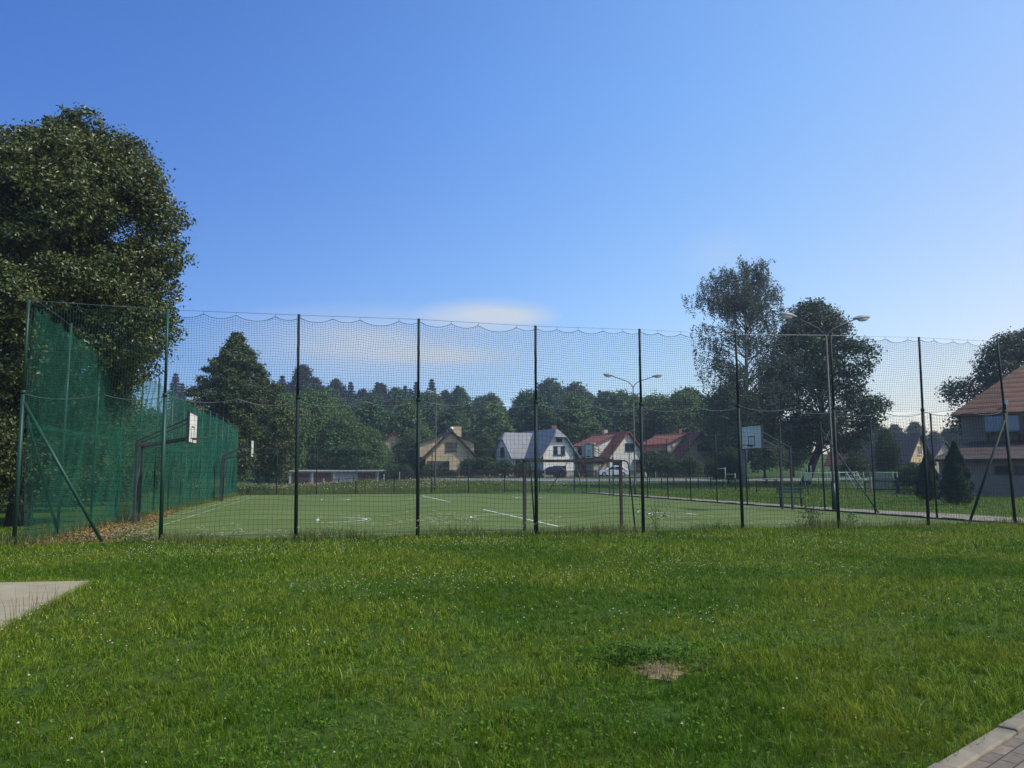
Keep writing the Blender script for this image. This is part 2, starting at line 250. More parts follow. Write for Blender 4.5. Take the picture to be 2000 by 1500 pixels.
# ------------------------------------------------------------------ mesh helpers
def link(o, parent=None):
    COL.objects.link(o)
    if parent is not None: o.parent = parent
    return o
def tag(o, label, cat, group=None, kind=None):
    if label: o['label'] = label
    if cat: o['category'] = cat
    if group: o['group'] = group
    if kind: o['kind'] = kind
    return o
def empty(name, p=(0, 0, 0), rz=0.0):
    o = bpy.data.objects.new(name, None); o.location = p; o.rotation_euler = (0, 0, rz); o.empty_display_size = 0.2
    return link(o)
def thing(name, label, cat, p=(0, 0, 0), rz=0.0, group=None):
    return tag(empty(name, p, rz), label, cat, group)
def struct(o): o['kind'] = 'structure'; return o
def copy_tree(o, parent=None):
    c = o.copy(); COL.objects.link(c)
    if parent is not None: c.parent = parent
    for ch in o.children: copy_tree(ch, c)
    return c
def np_mesh(name, verts, faces, m, parent=None, smooth=False):
    """verts (N,3); faces (K,n) all the same size"""
    verts = np.ascontiguousarray(verts, dtype=np.float32).reshape(-1, 3); faces = np.ascontiguousarray(faces, dtype=np.int32)
    me = bpy.data.meshes.new(name); k, n = faces.shape
    me.vertices.add(len(verts)); me.vertices.foreach_set("co", verts.ravel())
    me.loops.add(k * n); me.loops.foreach_set("vertex_index", faces.ravel())
    me.polygons.add(k); me.polygons.foreach_set("loop_start", np.arange(0, k * n, n, dtype=np.int32))
    me.polygons.foreach_set("use_smooth", np.full(k, smooth, dtype=bool))
    me.update(calc_edges=True); me.materials.append(m)
    return link(bpy.data.objects.new(name, me), parent)
class MB:
    def __init__(s): s.v = []; s.f = []
    def add(s, vs, fs):
        o = len(s.v); s.v += [tuple(map(float, p)) for p in vs]; s.f += [tuple(i + o for i in f) for f in fs]; return s
    def box(s, c, d, rz=0.0, rx=0.0):
        x, y, z = (q / 2 for q in d)
        vs = [Vector(p) for p in ((-x, -y, -z), (x, -y, -z), (x, y, -z), (-x, y, -z), (-x, -y, z), (x, -y, z), (x, y, z), (-x, y, z))]
        m = Matrix.Rotation(rz, 3, 'Z') @ Matrix.Rotation(rx, 3, 'X')
        return s.add([m @ p + Vector(c) for p in vs], [(0, 3, 2, 1), (4, 5, 6, 7), (0, 1, 5, 4), (1, 2, 6, 5), (2, 3, 7, 6), (3, 0, 4, 7)])
    def b2(s, lo, hi): return s.box([(a + b) / 2 for a, b in zip(lo, hi)], [b - a for a, b in zip(lo, hi)])
    def bar(s, a, b, w, h=None):
        a = Vector(a); b = Vector(b); h = h or w; d = (b - a).normalized()
        up = Vector((0, 0, 1)) if abs(d.z) < 0.95 else Vector((0, 1, 0))
        x = d.cross(up).normalized() * w / 2; y = x.normalized().cross(d).normalized() * h / 2
        return s.add([a - x - y, a + x - y, a + x + y, a - x + y, b - x - y, b + x - y, b + x + y, b - x + y], [(0, 3, 2, 1), (4, 5, 6, 7), (0, 1, 5, 4), (1, 2, 6, 5), (2, 3, 7, 6), (3, 0, 4, 7)])
    def tube(s, pts, r, n=8, cap=True):
        pts = [Vector(p) for p in pts]; k = len(pts); rr = r if hasattr(r, '__len__') else [r] * k
        vs = []; fs = []; px = None
        for i, p in enumerate(pts):
            d = (pts[min(i + 1, k - 1)] - pts[max(i - 1, 0)]).normalized()
            if px is None: px = d.orthogonal().normalized()
            px = (px - d * px.dot(d)); px = px.normalized() if px.length > 1e-6 else d.orthogonal().normalized()
            py = d.cross(px)
            vs += [p + (px * math.cos(2 * math.pi * j / n) + py * math.sin(2 * math.pi * j / n)) * rr[i] for j in range(n)]
        for i in range(k - 1):
            for j in range(n): fs.append((i * n + j, i * n + (j + 1) % n, (i + 1) * n + (j + 1) % n, (i + 1) * n + j))
        if cap: fs += [tuple(range(n))[::-1], tuple((k - 1) * n + j for j in range(n))]
        return s.add(vs, fs)
    def extrude(s, poly, a, b, axis='y'):
        """poly of (h, z) pairs swept along the axis from a to b"""
        n = len(poly); g = (lambda h, z, t: (h, t, z)) if axis == 'y' else (lambda h, z, t: (t, h, z))
        return s.add([g(h, z, a) for h, z in poly] + [g(h, z, b) for h, z in poly],
                     [tuple(range(n)), tuple(range(n, 2 * n))[::-1]] + [(i, n + i, n + (i + 1) % n, (i + 1) % n) for i in range(n)])
    def slab(s, quad, t):
        """a quad (or polygon) thickened by t along its normal"""
        q = [Vector(p) for p in quad]; nn = (q[1] - q[0]).cross(q[2] - q[0]).normalized() * t; n = len(q)
        return s.add(q + [p + nn for p in q], [tuple(range(n))[::-1], tuple(range(n, 2 * n))] + [(i, (i + 1) % n, n + (i + 1) % n, n + i) for i in range(n)])
    def build(s, name, m, parent=None, smooth=False, bevel=0.0):
        me = bpy.data.meshes.new(name); me.from_pydata(s.v, [], s.f); me.update()
        import bmesh
        bm = bmesh.new(); bm.from_mesh(me); bmesh.ops.recalc_face_normals(bm, faces=bm.faces)
        if bevel: bmesh.ops.bevel(bm, geom=[e for e in bm.edges if e.is_manifold and e.calc_face_angle(0) > 0.6], offset=bevel, segments=2, affect='EDGES', profile=0.5)
        bm.to_mesh(me); bm.free()
        if smooth:
            for p in me.polygons: p.use_smooth = True
        me.materials.append(m)
        return link(bpy.data.objects.new(name, me), parent)

def cords(A, r, plane):
    """A (L,M,3) polylines -> triangular cords of radius r"""
    L, Mn, _ = A.shape
    off = np.zeros((3, 3))
    for k in range(3):
        a = 2 * math.pi * k / 3 + 0.5; off[k, plane[0]] = r * math.cos(a); off[k, plane[1]] = r * math.sin(a)
    vs = (A[:, :, None, :] + off).reshape(-1, 3)
    i = (np.arange(L)[:, None, None] * Mn + np.arange(Mn - 1)[None, :, None]) * 3; k = np.arange(3)[None, None, :]; k2 = (k + 1) % 3
    fs = np.stack([i + k, i + k2, i + 3 + k2, i + 3 + k], -1).reshape(-1, 4)
    return vs, fs
def merge(parts):
    o = 0; V_, F_ = [], []
    for v, f in parts: V_.append(v); F_.append(f + o); o += len(v)
    return np.concatenate(V_), np.concatenate(F_)
def wob(x, seed, amp=1.0):
    r = np.random.default_rng(seed); o = 0
    for k in range(5): o = o + np.sin(x * (0.35 * 1.9 ** k) + r.uniform(0, 6.3)) / 1.5 ** k
    return o * amp * 0.4
def net(name, x0, x1, ztop, zbot, mesh_w, mesh_h, r, m, parent, seg=0.22, bulge=0.08, decay=0.7, seed=3, xform=None, scal=None):
    """a hung net in the fence's own x / z plane; ztop(x), zbot(x) arrays; scal(x) = sag below ztop that fades downwards"""
    scal = scal or (lambda x: 0 * x)
    def P(x, t):
        zt, zb = ztop(x), zbot(x); depth = t * (zt - zb)
        z = zt - depth - scal(x) * np.exp(-depth / decay) + 0.02 * np.sin(x * 2.3 + depth * 3) * (t > 0)
        y = bulge * np.sin(math.pi * t) * wob(x + 2.1 * t, seed) + 0.012 * np.sin(7 * x + 5 * depth)
        xx = x + 0.018 * np.sin(depth * 4 + x * 0.8) + 0.02 * wob(depth * 2 + x * .3, seed + 1)
        return np.stack([xx, y + 0 * x, z], -1)
    nv = int((x1 - x0) / mesh_w); H = float(np.mean(ztop(np.array([x0, x1])) - zbot(np.array([x0, x1])))); nh = int(H / mesh_h)
    mv = max(6, int(H / seg)); xs = np.linspace(x0, x1, nv); ts = np.linspace(0, 1, mv)
    A = P(np.repeat(xs[:, None], mv, 1), np.repeat(ts[None], nv, 0))
    mh = max(8, int((x1 - x0) / (seg * 0.6))); xh = np.linspace(x0, x1, mh); th = np.linspace(0, 1, nh)
    B = P(np.repeat(xh[None], nh, 0), np.repeat(th[:, None], mh, 1))
    if xform is not None: A, B = xform(A), xform(B)
    v, f = merge([cords(A, r, (0, 1)), cords(B, r, (1, 2))])
    return np_mesh(name, v, f, m, parent)

# ------------------------------------------------------------------ setting: ground, pitch, paths, road
gx = np.concatenate([np.linspace(-420, -70, 24), np.linspace(-66, 66, 90), np.linspace(70, 420, 24)])
gy = np.concatenate([np.linspace(-40, 0, 10), np.linspace(1, 60, 60), np.linspace(61.5, 140, 54), np.linspace(145, 560, 56)])
X, Y = np.meshgrid(gx, gy); Zg = hz(X, Y)
uu = (X - P0[0]) * U[0] + (Y - P0[1]) * U[1]; vv = (X - P0[0]) * V[0] + (Y - P0[1]) * V[1]
Zg = Zg - 0.03
nxg = len(gx); ii = (np.arange(len(gy) - 1)[:, None] * nxg + np.arange(nxg - 1)[None]).ravel()
struct(np_mesh('ground', np.stack([X, Y, Zg], -1), np.stack([ii, ii + 1, ii + nxg + 1, ii + nxg], -1), M['ground'], smooth=True))

def sheet(name, uv, z, m):
    """flat polygon in pitch coordinates, thin real slab"""
    b = MB(); b.slab([(u, v, z - 0.06) for u, v in uv], 0.06); o = b.build(name, m); o.location = (P0[0], P0[1], 0); o.rotation_euler = (0, 0, TH); return struct(o)
pitch = sheet('pitch', [(0.35, 0.5), (FW - 0.15, 0.5), (FW - 0.15, FL - 0.3), (0.35, FL - 0.3)], 0.0, M['turf'])

def strip(mb, pts, w, z=0.004):
    pts = [np.array(p, float) for p in pts]; L = []; Rr = []
    for i, p in enumerate(pts):
        d = pts[min(i + 1, len(pts) - 1)] - pts[max(i - 1, 0)]; d = d / np.linalg.norm(d); n = np.array((-d[1], d[0])) * w / 2
        L.append(p + n); Rr.append(p - n)
    n = len(pts); mb.add([(*p, z) for p in L] + [(*p, z) for p in Rr], [(n + i, n + i + 1, i + 1, i) for i in range(n - 1)])
def arc(c, r, a0, a1, n=28): return [(c[0] + r * math.cos(a0 + (a1 - a0) * i / n), c[1] + r * math.sin(a0 + (a1 - a0) * i / n)) for i in range(n + 1)]
HU = FW / 2
ml, mw, mo = MB(), MB(), MB()
strip(ml, [(HU, 3.0), (HU, 15.7)], 0.09); strip(ml, [(HU, 26), (HU, 40.5)], 0.09)
for vc, rr in ((9.0, 1.8), (33.0, 1.8)):
    strip(ml, arc((HU, vc), rr, 0.35 * math.pi, 1.05 * math.pi), 0.07); strip(mw, arc((HU, vc), rr, 1.05 * math.pi, 2.35 * math.pi), 0.06, 0.005)
    for sgn, uc in ((1, 7.1), (-1, FW - 7.1)):
        a = 0 if sgn > 0 else math.pi
        strip(ml, arc((uc, vc), 1.8, a - 1.5, a + 1.2), 0.09); strip(mw, arc((uc, vc), 1.8, a + 1.0, a + math.pi), 0.06, 0.005)
        strip(ml, [(uc, vc - 0.35), (uc, vc + 0.45)], 0.12, 0.006)
        strip(mw, [(uc, vc - 1.8), (uc, vc + 1.8)], 0.06, 0.0045); strip(mw, [(uc - sgn * 5.8, vc - 2.9), (uc, vc - 1.8)], 0.05, 0.0055); strip(mw, [(uc - sgn * 5.8, vc + 2.9), (uc, vc + 1.8)], 0.05, 0.0055)
        strip(mw, arc((uc - sgn * 4.3, vc), 6.25, a - 1.35, a + 1.35), 0.05, 0.007)
    strip(mw, [(1.3, vc + 7.6), (FW - 1.3, vc + 7.6)], 0.06, 0.0052); strip(mw, [(1.3, vc - 7.6), (FW - 1.3, vc - 7.6)], 0.06, 0.0052)
strip(mw, [(1.3, 4), (1.3, FL - 2)], 0.07, 0.0065); strip(mw, [(2.0, 2), (2.0, FL - 2)], 0.06, 0.0065); strip(mw, [(FW - 1.3, 1.4), (FW - 1.3, FL - 2)], 0.06, 0.0065)
strip(mw, [(4, 2.4), (FW - 3, 2.4)], 0.05, 0.0075)
gcu = 14.2
strip(mo, arc((gcu, 1.3), 6, 0, math.pi), 0.06, 0.008); strip(mo, arc((gcu, 1.3), 9, 0.1, math.pi - 0.1), 0.06, 0.008)
strip(mo, [(6.4, 0.9), (7.6, 3.2)], 0.1, 0.0085); strip(mo, [(13.2, 0.9), (11.9, 2.6)], 0.1, 0.0085); strip(mo, [(3, 24), (FW - 3, 24)], 0.05, 0.0085)
for nm, b, mm in (('white_marking', ml, 'line'), ('worn_marking', mw, 'worn_line'), ('orange_marking', mo, 'orange_line')): b.build(nm, M[mm], pitch)

# kerb and paved path along the right side of the pitch, kerb along the back
sheet('path', [(FW + 0.15, -1.0), (FW + 3.4, -1.0), (FW + 2.9, 6.0), (FW + 1.75, 11.0), (FW + 1.75, FL + 3), (FW + 0.15, FL + 3)], 0.035, M['path'])
kb = MB()
for k in range(48): kb.b2((FW - 0.02, -0.9 + k, -0.1), (FW + 0.1, 0.085 - 0.9 + k + 0.905, 0.06 + 0.012 * math.sin(k * 2.7)))
o = kb.build('path_kerb', M['darkkerb'], bevel=0.01); o.location = (P0[0], P0[1], 0); o.rotation_euler = (0, 0, TH); struct(o)
kb = MB()
for k in range(29): kb.b2((0.4 + k, FL - 0.28, -0.1), (0.4 + k + 0.99, FL - 0.16, 0.05 + 0.01 * math.sin(k * 1.7)))
o = kb.build('pitch_kerb', M['darkkerb'], bevel=0.01); o.location = (P0[0], P0[1], 0); o.rotation_euler = (0, 0, TH); struct(o)

# concrete slab at the left, brick path at the lower right
c1, c2, c3 = gnd(-10, 1138), gnd(180, 1135), gnd(0, 1228)
dl = (c3 - c2); b = MB(); far = c1 + (c1 - c2) * 1.6
b.slab([(*far[:2], -0.1), (*(far + dl * 2.2)[:2], -0.1), (*(c2 + dl * 2.2)[:2], -0.1), (*c2[:2], -0.1)], 0.125)
struct(b.build('pavement', M['concrete'], bevel=0.01))
k1, k2 = gnd(1826, 1506), gnd(2004, 1398)
kd = (k2 - k1) / np.linalg.norm(k2 - k1); kn = np.array((kd[1], -kd[0], 0))
br_o = empty('brick_path', (*k1[:2], 0), math.atan2(kd[1], kd[0]))
COL.objects.unlink(br_o); bpy.data.objects.remove(br_o)
b = MB(); b.b2((-6, -2.6, -0.12), (14, -0.125, 0.02)); o = b.build('brick_path', M['brick']); o.location = (*k1[:2], 0); o.rotation_euler = (0, 0, math.atan2(kd[1], kd[0])); struct(o)
b = MB()
for k in range(20): b.b2((-6 + k, -0.12, -0.15), (-6 + k + 0.992, 0.0, 0.045 + 0.006 * math.sin(3 * k)))
o = b.build('path_edging', M['kerb'], bevel=0.012); o.location = (*k1[:2], 0); o.rotation_euler = (0, 0, math.atan2(kd[1], kd[0])); struct(o)
ep = gnd(1288, 1312)
b = MB(); n = 20
b.add([(ep[0], ep[1], 0.03)] + [(ep[0] + (0.2 + 0.05 * math.sin(3 * a) + 0.03 * math.sin(7 * a)) * math.cos(a), ep[1] + (0.2 + 0.05 * math.cos(5 * a)) * math.sin(a), -0.025) for a in [2 * math.pi * i / n for i in range(n)]], [(0, 1 + i, 1 + (i + 1) % n) for i in range(n)])
struct(b.build('bare_soil_patch', M['earth'], smooth=True))

def road_strip(name, pts, w, m, dz=0.035):
    """pts world (x,y) centre line laid on the terrain"""
    pts = np.array(pts, float); t = np.linspace(0, 1, 160); s = np.linspace(0, 1, len(pts)); c = np.stack([np.interp(t, s, pts[:, k]) for k in (0, 1)], -1)
    d = np.gradient(c, axis=0); d /= np.linalg.norm(d, axis=1)[:, None]; nrm = np.stack([-d[:, 1], d[:, 0]], -1); rows = []
    for k in np.linspace(-0.5, 0.5, 7):
        p = c + nrm * w * k; rows.append(np.stack([p[:, 0], p[:, 1], hz(p[:, 0], p[:, 1]) - 0.03 + dz], -1))
    G = np.stack(rows, 0); nn = 160; i = (np.arange(6)[:, None] * nn + np.arange(nn - 1)[None]).ravel()
    return struct(np_mesh(name, G, np.stack([i, i + 1, i + nn + 1, i + nn], -1), m, smooth=True))
road_strip('road', [(-17, 104), (-8, 101), (10, 99), (40, 99), (80, 102), (160, 110)], 9.0, M['road'])
road_strip('garage_yard', [(-44, 106.5), (-26, 106.5), (-10, 102.5)], 3.4, M['path'], 0.05)

# ------------------------------------------------------------------ net fences
front_base = [(25, 1050), (313, 1050), (577, 1046), (815, 1045), (1047, 1041), (1256, 1041), (1450, 1036), (1638, 1028), (1813, 1022), (1983, 1018)]
front_top = [(57, 583), (328, 602), (584, 613), (818, 622), (1046, 636), (1249, 643), (1437, 653), (1622, 655), (1795, 660), (1948, 668)]
def rootP(name, label, cat, group=None): return thing(name, label, cat, (P0[0], P0[1], 0), TH, group)
ff = rootP('net_fence', 'tall green net fence running across the near edge of the sports pitch', 'fence')
tops = []; bases = []
for k, ((bx, by), (tx, ty)) in enumerate(zip(front_base, front_top)):
    ut, zt = onfront(tx, ty); ub = 0
    for q in np.linspace(1000, 1060, 200):           # base on the ground line at the photographed x
        a, z = onfront(bx, q)
        if z <= 0: ub = a; break
    tops.append((ut, zt)); bases.append(ub)
    zm = 3.75; um = ub + (ut - ub) * zm / zt
    b = MB(); b.tube([(ub, 0, -0.2), (um, 0, zm)], 0.05, 12); b.tube([(um, 0, zm), (ut, 0, zt)], 0.036, 12); b.tube([(um, 0, zm - 0.04), (um, 0, zm + 0.05)], 0.058, 12)
    p = b.build('post', M['post'] if k < 2 else M['darkpost'], ff, smooth=True)
    if k == 0: p['label'] = 'leaning green corner post'
tu = np.array([t[0] for t in tops]); tz = np.array([t[1] for t in tops]) - 0.03
for a, c in (((tops[0][0] + (bases[0] - tops[0][0]) * 0.4, 0, 3.55), onfront(208, 1050)), ((tops[9][0] + (bases[9] - tops[9][0]) * 0.42, 0, 3.5), onfront(1888, 1024))):
    b = MB(); b.tube([a, (c[0], 0.02, -0.15)], 0.042, 10); b.build('brace', M['post'] if a[0] < 5 else M['darkpost'], ff, smooth=True)
b = MB(); b.tube([(x, 0, z - 0.02) for x, z in zip(tu, tz + 0.03)], 0.006, 5); b.build('top_cable', M['cable'], ff)
# hooks: where the net hangs from the cable
hooks = []
for k in range(9):
    a, c = tu[k], tu[k + 1]; n = [5, 3, 3, 3, 4, 4, 3, 4, 4][k]
    hooks += [a + 0.04] + [a + (c - a) * (j + 0.9 + 0.1 * math.sin(7 * k + 3 * j)) / (n + 0.6) for j in range(n)]
hooks = np.array(sorted(hooks + [tu[-1]]))
def scallop(h, s):
    def f(x):
        i = np.clip(np.searchsorted(h, x, 'right') - 1, 0, len(h) - 2); t = np.clip((x - h[i]) / (h[i + 1] - h[i]), 0, 1)
        return s * np.clip((h[i + 1] - h[i]) / 0.9, 0.3, 1.7) * (4 * t * (1 - t)) ** 0.8
    return f
topz = lambda x: np.interp(x, tu, tz) - 0.05
midz = lambda x: 3.72 + 0.05 * np.sin(x * 0.7)
botz = lambda x: 0.12 + 0.06 * np.sin(x * 1.3)
net('upper_net', tu[0] + 0.06, tu[9], topz, midz, 0.068, 0.068, 0.0034, M['fnet'], ff, scal=scallop(hooks, 0.135), seed=3, bulge=0.07)
mh = np.array(sorted([tu[k] + (tu[k + 1] - tu[k]) * j / 2.0 for k in range(9) for j in (0.05, 1.1)] + [tu[9]]))
net('lower_net', bases[0] + 0.1, bases[9], lambda x: midz(x) - 0.02, botz, 0.118, 0.122, 0.003, M['fnet'], ff, scal=scallop(mh, 0.09), seed=8, bulge=0.14, seg=0.2)
sc2 = scallop(mh, 0.09); xs = np.linspace(tu[0], tu[9], 240)
b = MB(); b.tube([(x, 0.0, float(z)) for x, z in zip(xs, midz(xs) - sc2(xs))], 0.008, 5); b.build('middle_cable', M['cable'], ff)
sc1 = scallop(hooks, 0.135); xs = np.linspace(tu[0], tu[9], 420)
b = MB(); b.tube([(x, 0.0, float(z)) for x, z in zip(xs, topz(xs) - sc1(xs))], 0.007, 5); b.build('edge_rope', M['fnet'], ff)
for h in hooks: MB().tube([(h, 0, float(topz(h))), (h, 0, float(np.interp(h, tu, tz)) + 0.02)], 0.006, 5).build('hook', M['cable'], ff)
b = MB(); b.tube([(tops[0][0] + 0.08 + 0.05 * math.sin(t * 4), 0.03, tops[0][1] - 0.2 - 5.3 * t / 10) for t in range(11)], 0.022, 6); b.build('side_rope', M['blackrope'], ff)

lf = rootP('net_fence', 'tall dense green net fence along the left side of the pitch, seen at a slant', 'fence')
NL = 15; lv = np.linspace(0, FL, NL + 1); lz = np.interp(lv, [0, 6, 12, 25, FL], [6.15, 6.0, 5.9, 5.75, 5.6]) + 0.08 * np.sin(lv * 1.7)
for k in range(1, NL + 1):
    b = MB(); b.tube([(0, lv[k], -0.2), (0.02 * math.sin(k), lv[k] + 0.03 * math.cos(2 * k), lz[k] + 0.1)], 0.04, 10); b.build('post', M['post'], lf, smooth=True)
lh = np.array(sorted([lv[k] + (lv[k + 1] - lv[k]) * j / 3 for k in range(NL) for j in (0, 1, 2)] + [FL]))
swap = lambda A: np.stack([A[..., 1] + 0.05, A[..., 0], A[..., 2]], -1)
net('upper_net', 0.15, FL, lambda x: np.interp(x, lv, lz) - 0.1, lambda x: 2.9 + 0 * x, 0.06, 0.056, 0.0032, M['net'], lf, scal=scallop(lh, 0.14), seed=21, bulge=0.1, xform=swap, seg=0.25)
net('lower_net', 0.15, FL, lambda x: 3.0 + 0 * x, lambda x: 0.08 + 0.05 * np.sin(x * 1.1), 0.06, 0.056, 0.0032, M['net'], lf, seed=31, bulge=0.2, xform=lambda A: np.stack([A[..., 1] + 0.08, A[..., 0], A[..., 2]], -1), seg=0.25)
b = MB(); b.tube([(0, float(x), float(z)) for x, z in zip(lv, lz + 0.04)], 0.007, 5); b.build('top_cable', M['cable'], lf)
b = MB(); b.tube([(0, 0, 3.4), (0.08, 3.0, 0.0)], 0.042, 10); b.build('brace', M['post'], lf, smooth=True)
b = MB(); b.tube([(0.0, FL, 3.7), (2.7, FL, -0.05)], 0.035, 8); b.build('brace', M['post'], lf, smooth=True)
# gathered bundles of net near the hoops
for v0, h in ((8.2, 3.4), (31.0, 4.2)):
    A = np.stack([np.stack([0.12 + 0.06 * math.sin(j * 1.3) + 0.1 * np.sin(np.linspace(0, 5, 24) + j), v0 + 0.03 * j + 0.15 * np.sin(np.linspace(0, 3, 24) * 2 + j), np.linspace(h, 0.05, 24)], -1) for j in range(26)])
    v, f = cords(A, 0.006, (0, 1)); np_mesh('gathered_net', v, f, M['net'], lf)

def low_fence(label, along, N, posts_h, name='net_fence', braces=()):
    r = rootP(name, label, 'fence')
    L = FL if along == 'v' else FW
    pos = np.linspace(0, L, N + 1)
    if along == 'v': T = lambda s, z: (FW + 0.05, s, z); xf = lambda A: np.stack([A[..., 1] + FW + 0.05, A[..., 0], A[..., 2]], -1)
    else: T = lambda s, z: (s, FL - 0.05, z); xf = lambda A: np.stack([A[..., 0], A[..., 1] + FL - 0.05, A[..., 2]], -1)
    for k, s in enumerate(pos):
        b = MB(); b.tube([T(s, -0.2), T(s + 0.03 * math.sin(3 * k), posts_h + 0.06 * math.sin(5 * k))], 0.036, 8); b.build('post', M['darkpost'], r, smooth=True)
    h = np.array(sorted([pos[k] + (pos[k + 1] - pos[k]) * j / 3 for k in range(N) for j in (0, 1, 2)] + [L]))
    net('net', 0.05, L - 0.05, lambda x: posts_h - 0.06 + 0 * x, lambda x: 0.1 + 0.04 * np.sin(x), 0.12, 0.125, 0.0028, M['fnet'], r, scal=scallop(h, 0.1), seed=41 + N, xform=xf, seg=0.35)
    b = MB(); b.tube([T(0, posts_h - 0.03), T(L, posts_h - 0.03)], 0.006, 5); b.build('top_cable', M['cable'], r)
    for (s0, z0, s1) in braces:
        b = MB(); b.tube([T(s0, z0), T(s1, -0.1)], 0.033, 8); b.build('brace', M['post'] if along == 'v' else M['darkpost'], r, smooth=True)
    return r
low_fence('low green net fence along the far edge of the pitch in front of the road', 'u', 9, 3.9, braces=((FW, 3.6, FW - 2.6),))
low_fence('low green net fence along the right side of the pitch beside the paved path', 'v', 14, 4.0, braces=((10.1, 3.7, 6.4), (FL, 3.6, FL - 2.4)))

# ------------------------------------------------------------------ basketball hoops, goal
def hoop(u0, v0, face, label):
    """two posts, arm, board; face=+1 looks to +u"""
    p = W(u0, v0); r = thing('basketball_hoop', label, 'basketball hoop', (p[0], p[1], 0), TH + (0 if face > 0 else math.pi), 'basketball hoops of the two cross courts')
    for s in (-1, 1):
        b = MB(); b.b2((-0.045, s * 0.42 - 0.045, -0.1), (0.045, s * 0.42 + 0.045, 2.95)); b.build('post', M['hoopsteel'], r, bevel=0.01)
    for s in (-1, 1):
        b = MB(); b.bar((0, s * 0.42, 2.72), (1.68, s * 0.3, 3.02), 0.06, 0.09); b.build('arm', M['hoopsteel'], r)
        b = MB(); b.tube([(0.0, s * 0.42, 2.9), (1.7, s * 0.55, 3.72)], 0.024, 8); b.build('stay', M['hoopsteel'], r)
    MB().bar((0.06, -0.42, 2.8), (0.06, 0.42, 2.8), 0.08).build('crossbar', M['hoopsteel'], r); MB().bar((0.9, -0.36, 2.88), (0.9, 0.36, 2.88), 0.06).build('crossbar', M['hoopsteel'], r)
    b = MB(); b.b2((1.72, -0.88, 2.87), (1.76, 0.88, 3.93)); bo = b.build('backboard', M['board'], r)
    b = MB()
    for lo, hi in (((1.69, -0.92, 2.83), (1.785, 0.92, 2.87)), ((1.69, -0.92, 3.93), (1.785, 0.92, 3.97)), ((1.69, -0.92, 2.87), (1.785, -0.88, 3.93)), ((1.69, 0.88, 2.87), (1.785, 0.92, 3.93))): b.b2(lo, hi)
    b.build('board_frame', M['boardframe'], bo)
    b = MB()
    for lo, hi in (((1.757, -0.3, 3.0), (1.768, 0.3, 3.04)), ((1.757, -0.3, 3.42), (1.768, 0.3, 3.46)), ((1.757, -0.3, 3.04), (1.768, -0.26, 3.42)), ((1.757, 0.26, 3.04), (1.768, 0.3, 3.42))): b.b2(lo, hi)
    b.build('target_square', M['boardframe'], bo)
    b = MB(); b.tube([(2.16 + 0.225 * math.cos(a), 0.225 * math.sin(a), 3.03) for a in np.linspace(math.pi, 3 * math.pi, 25)], 0.012, 6); b.b2((1.775, -0.09, 2.96), (1.94, 0.09, 3.04)); b.build('rim', M['rim'], r)
hoop(0.8, 8.9, 1, 'dark steel basketball hoop with sunlit white board, nearer one by the left net')
hoop(0.8, 32.4, 1, 'dark steel basketball hoop with white board near the far left corner of the pitch')
uu_, vv_ = loc(gnd(1550, 996)); hoop(FW - 0.85, vv_, -1, 'dark basketball hoop with grey shaded board in front of the green bench')
hoop(FW - 0.95, 35.0, -1, 'dark basketball hoop with small grey board before the white red-roofed house')

ga, gb = loc(gnd(1019, 1036.5)), loc(gnd(1215, 1033))
g0 = ga[0]; gv = 1.3
gr = thing('handball_goal', 'dark goal frame without a net standing just behind the near net fence', 'goal', (*W(g0 + 0.02, gv), 0), TH)
for x in (0, 3.08):
    b = MB(); b.box((x, 0, 1.0), (0.085, 0.085, 2.1)); b.build('goal_post', M['goal'], gr, bevel=0.006)
b = MB(); b.box((1.54, 0, 2.092), (3.17, 0.085, 0.085)); b.build('crossbar', M['goal'], gr, bevel=0.006)
for x in (0.0, 3.08):
    b = MB(); b.tube([(x, -0.045, 2.1), (x + 0.02, -0.3, 2.1), (x + 0.03, -0.46, 2.07), (x + 0.04, -0.56, 1.98), (x + 0.045, -0.62, 1.8), (x + 0.06, -0.95, 0.03)], 0.022, 8); b.build('net_support', M['goalpipe'], gr, smooth=True)
b = MB(); b.tube([(0.06, -0.95, 0.03), (3.14, -0.95, 0.03)], 0.02, 8); b.build('ground_bar', M['goalpipe'], gr)

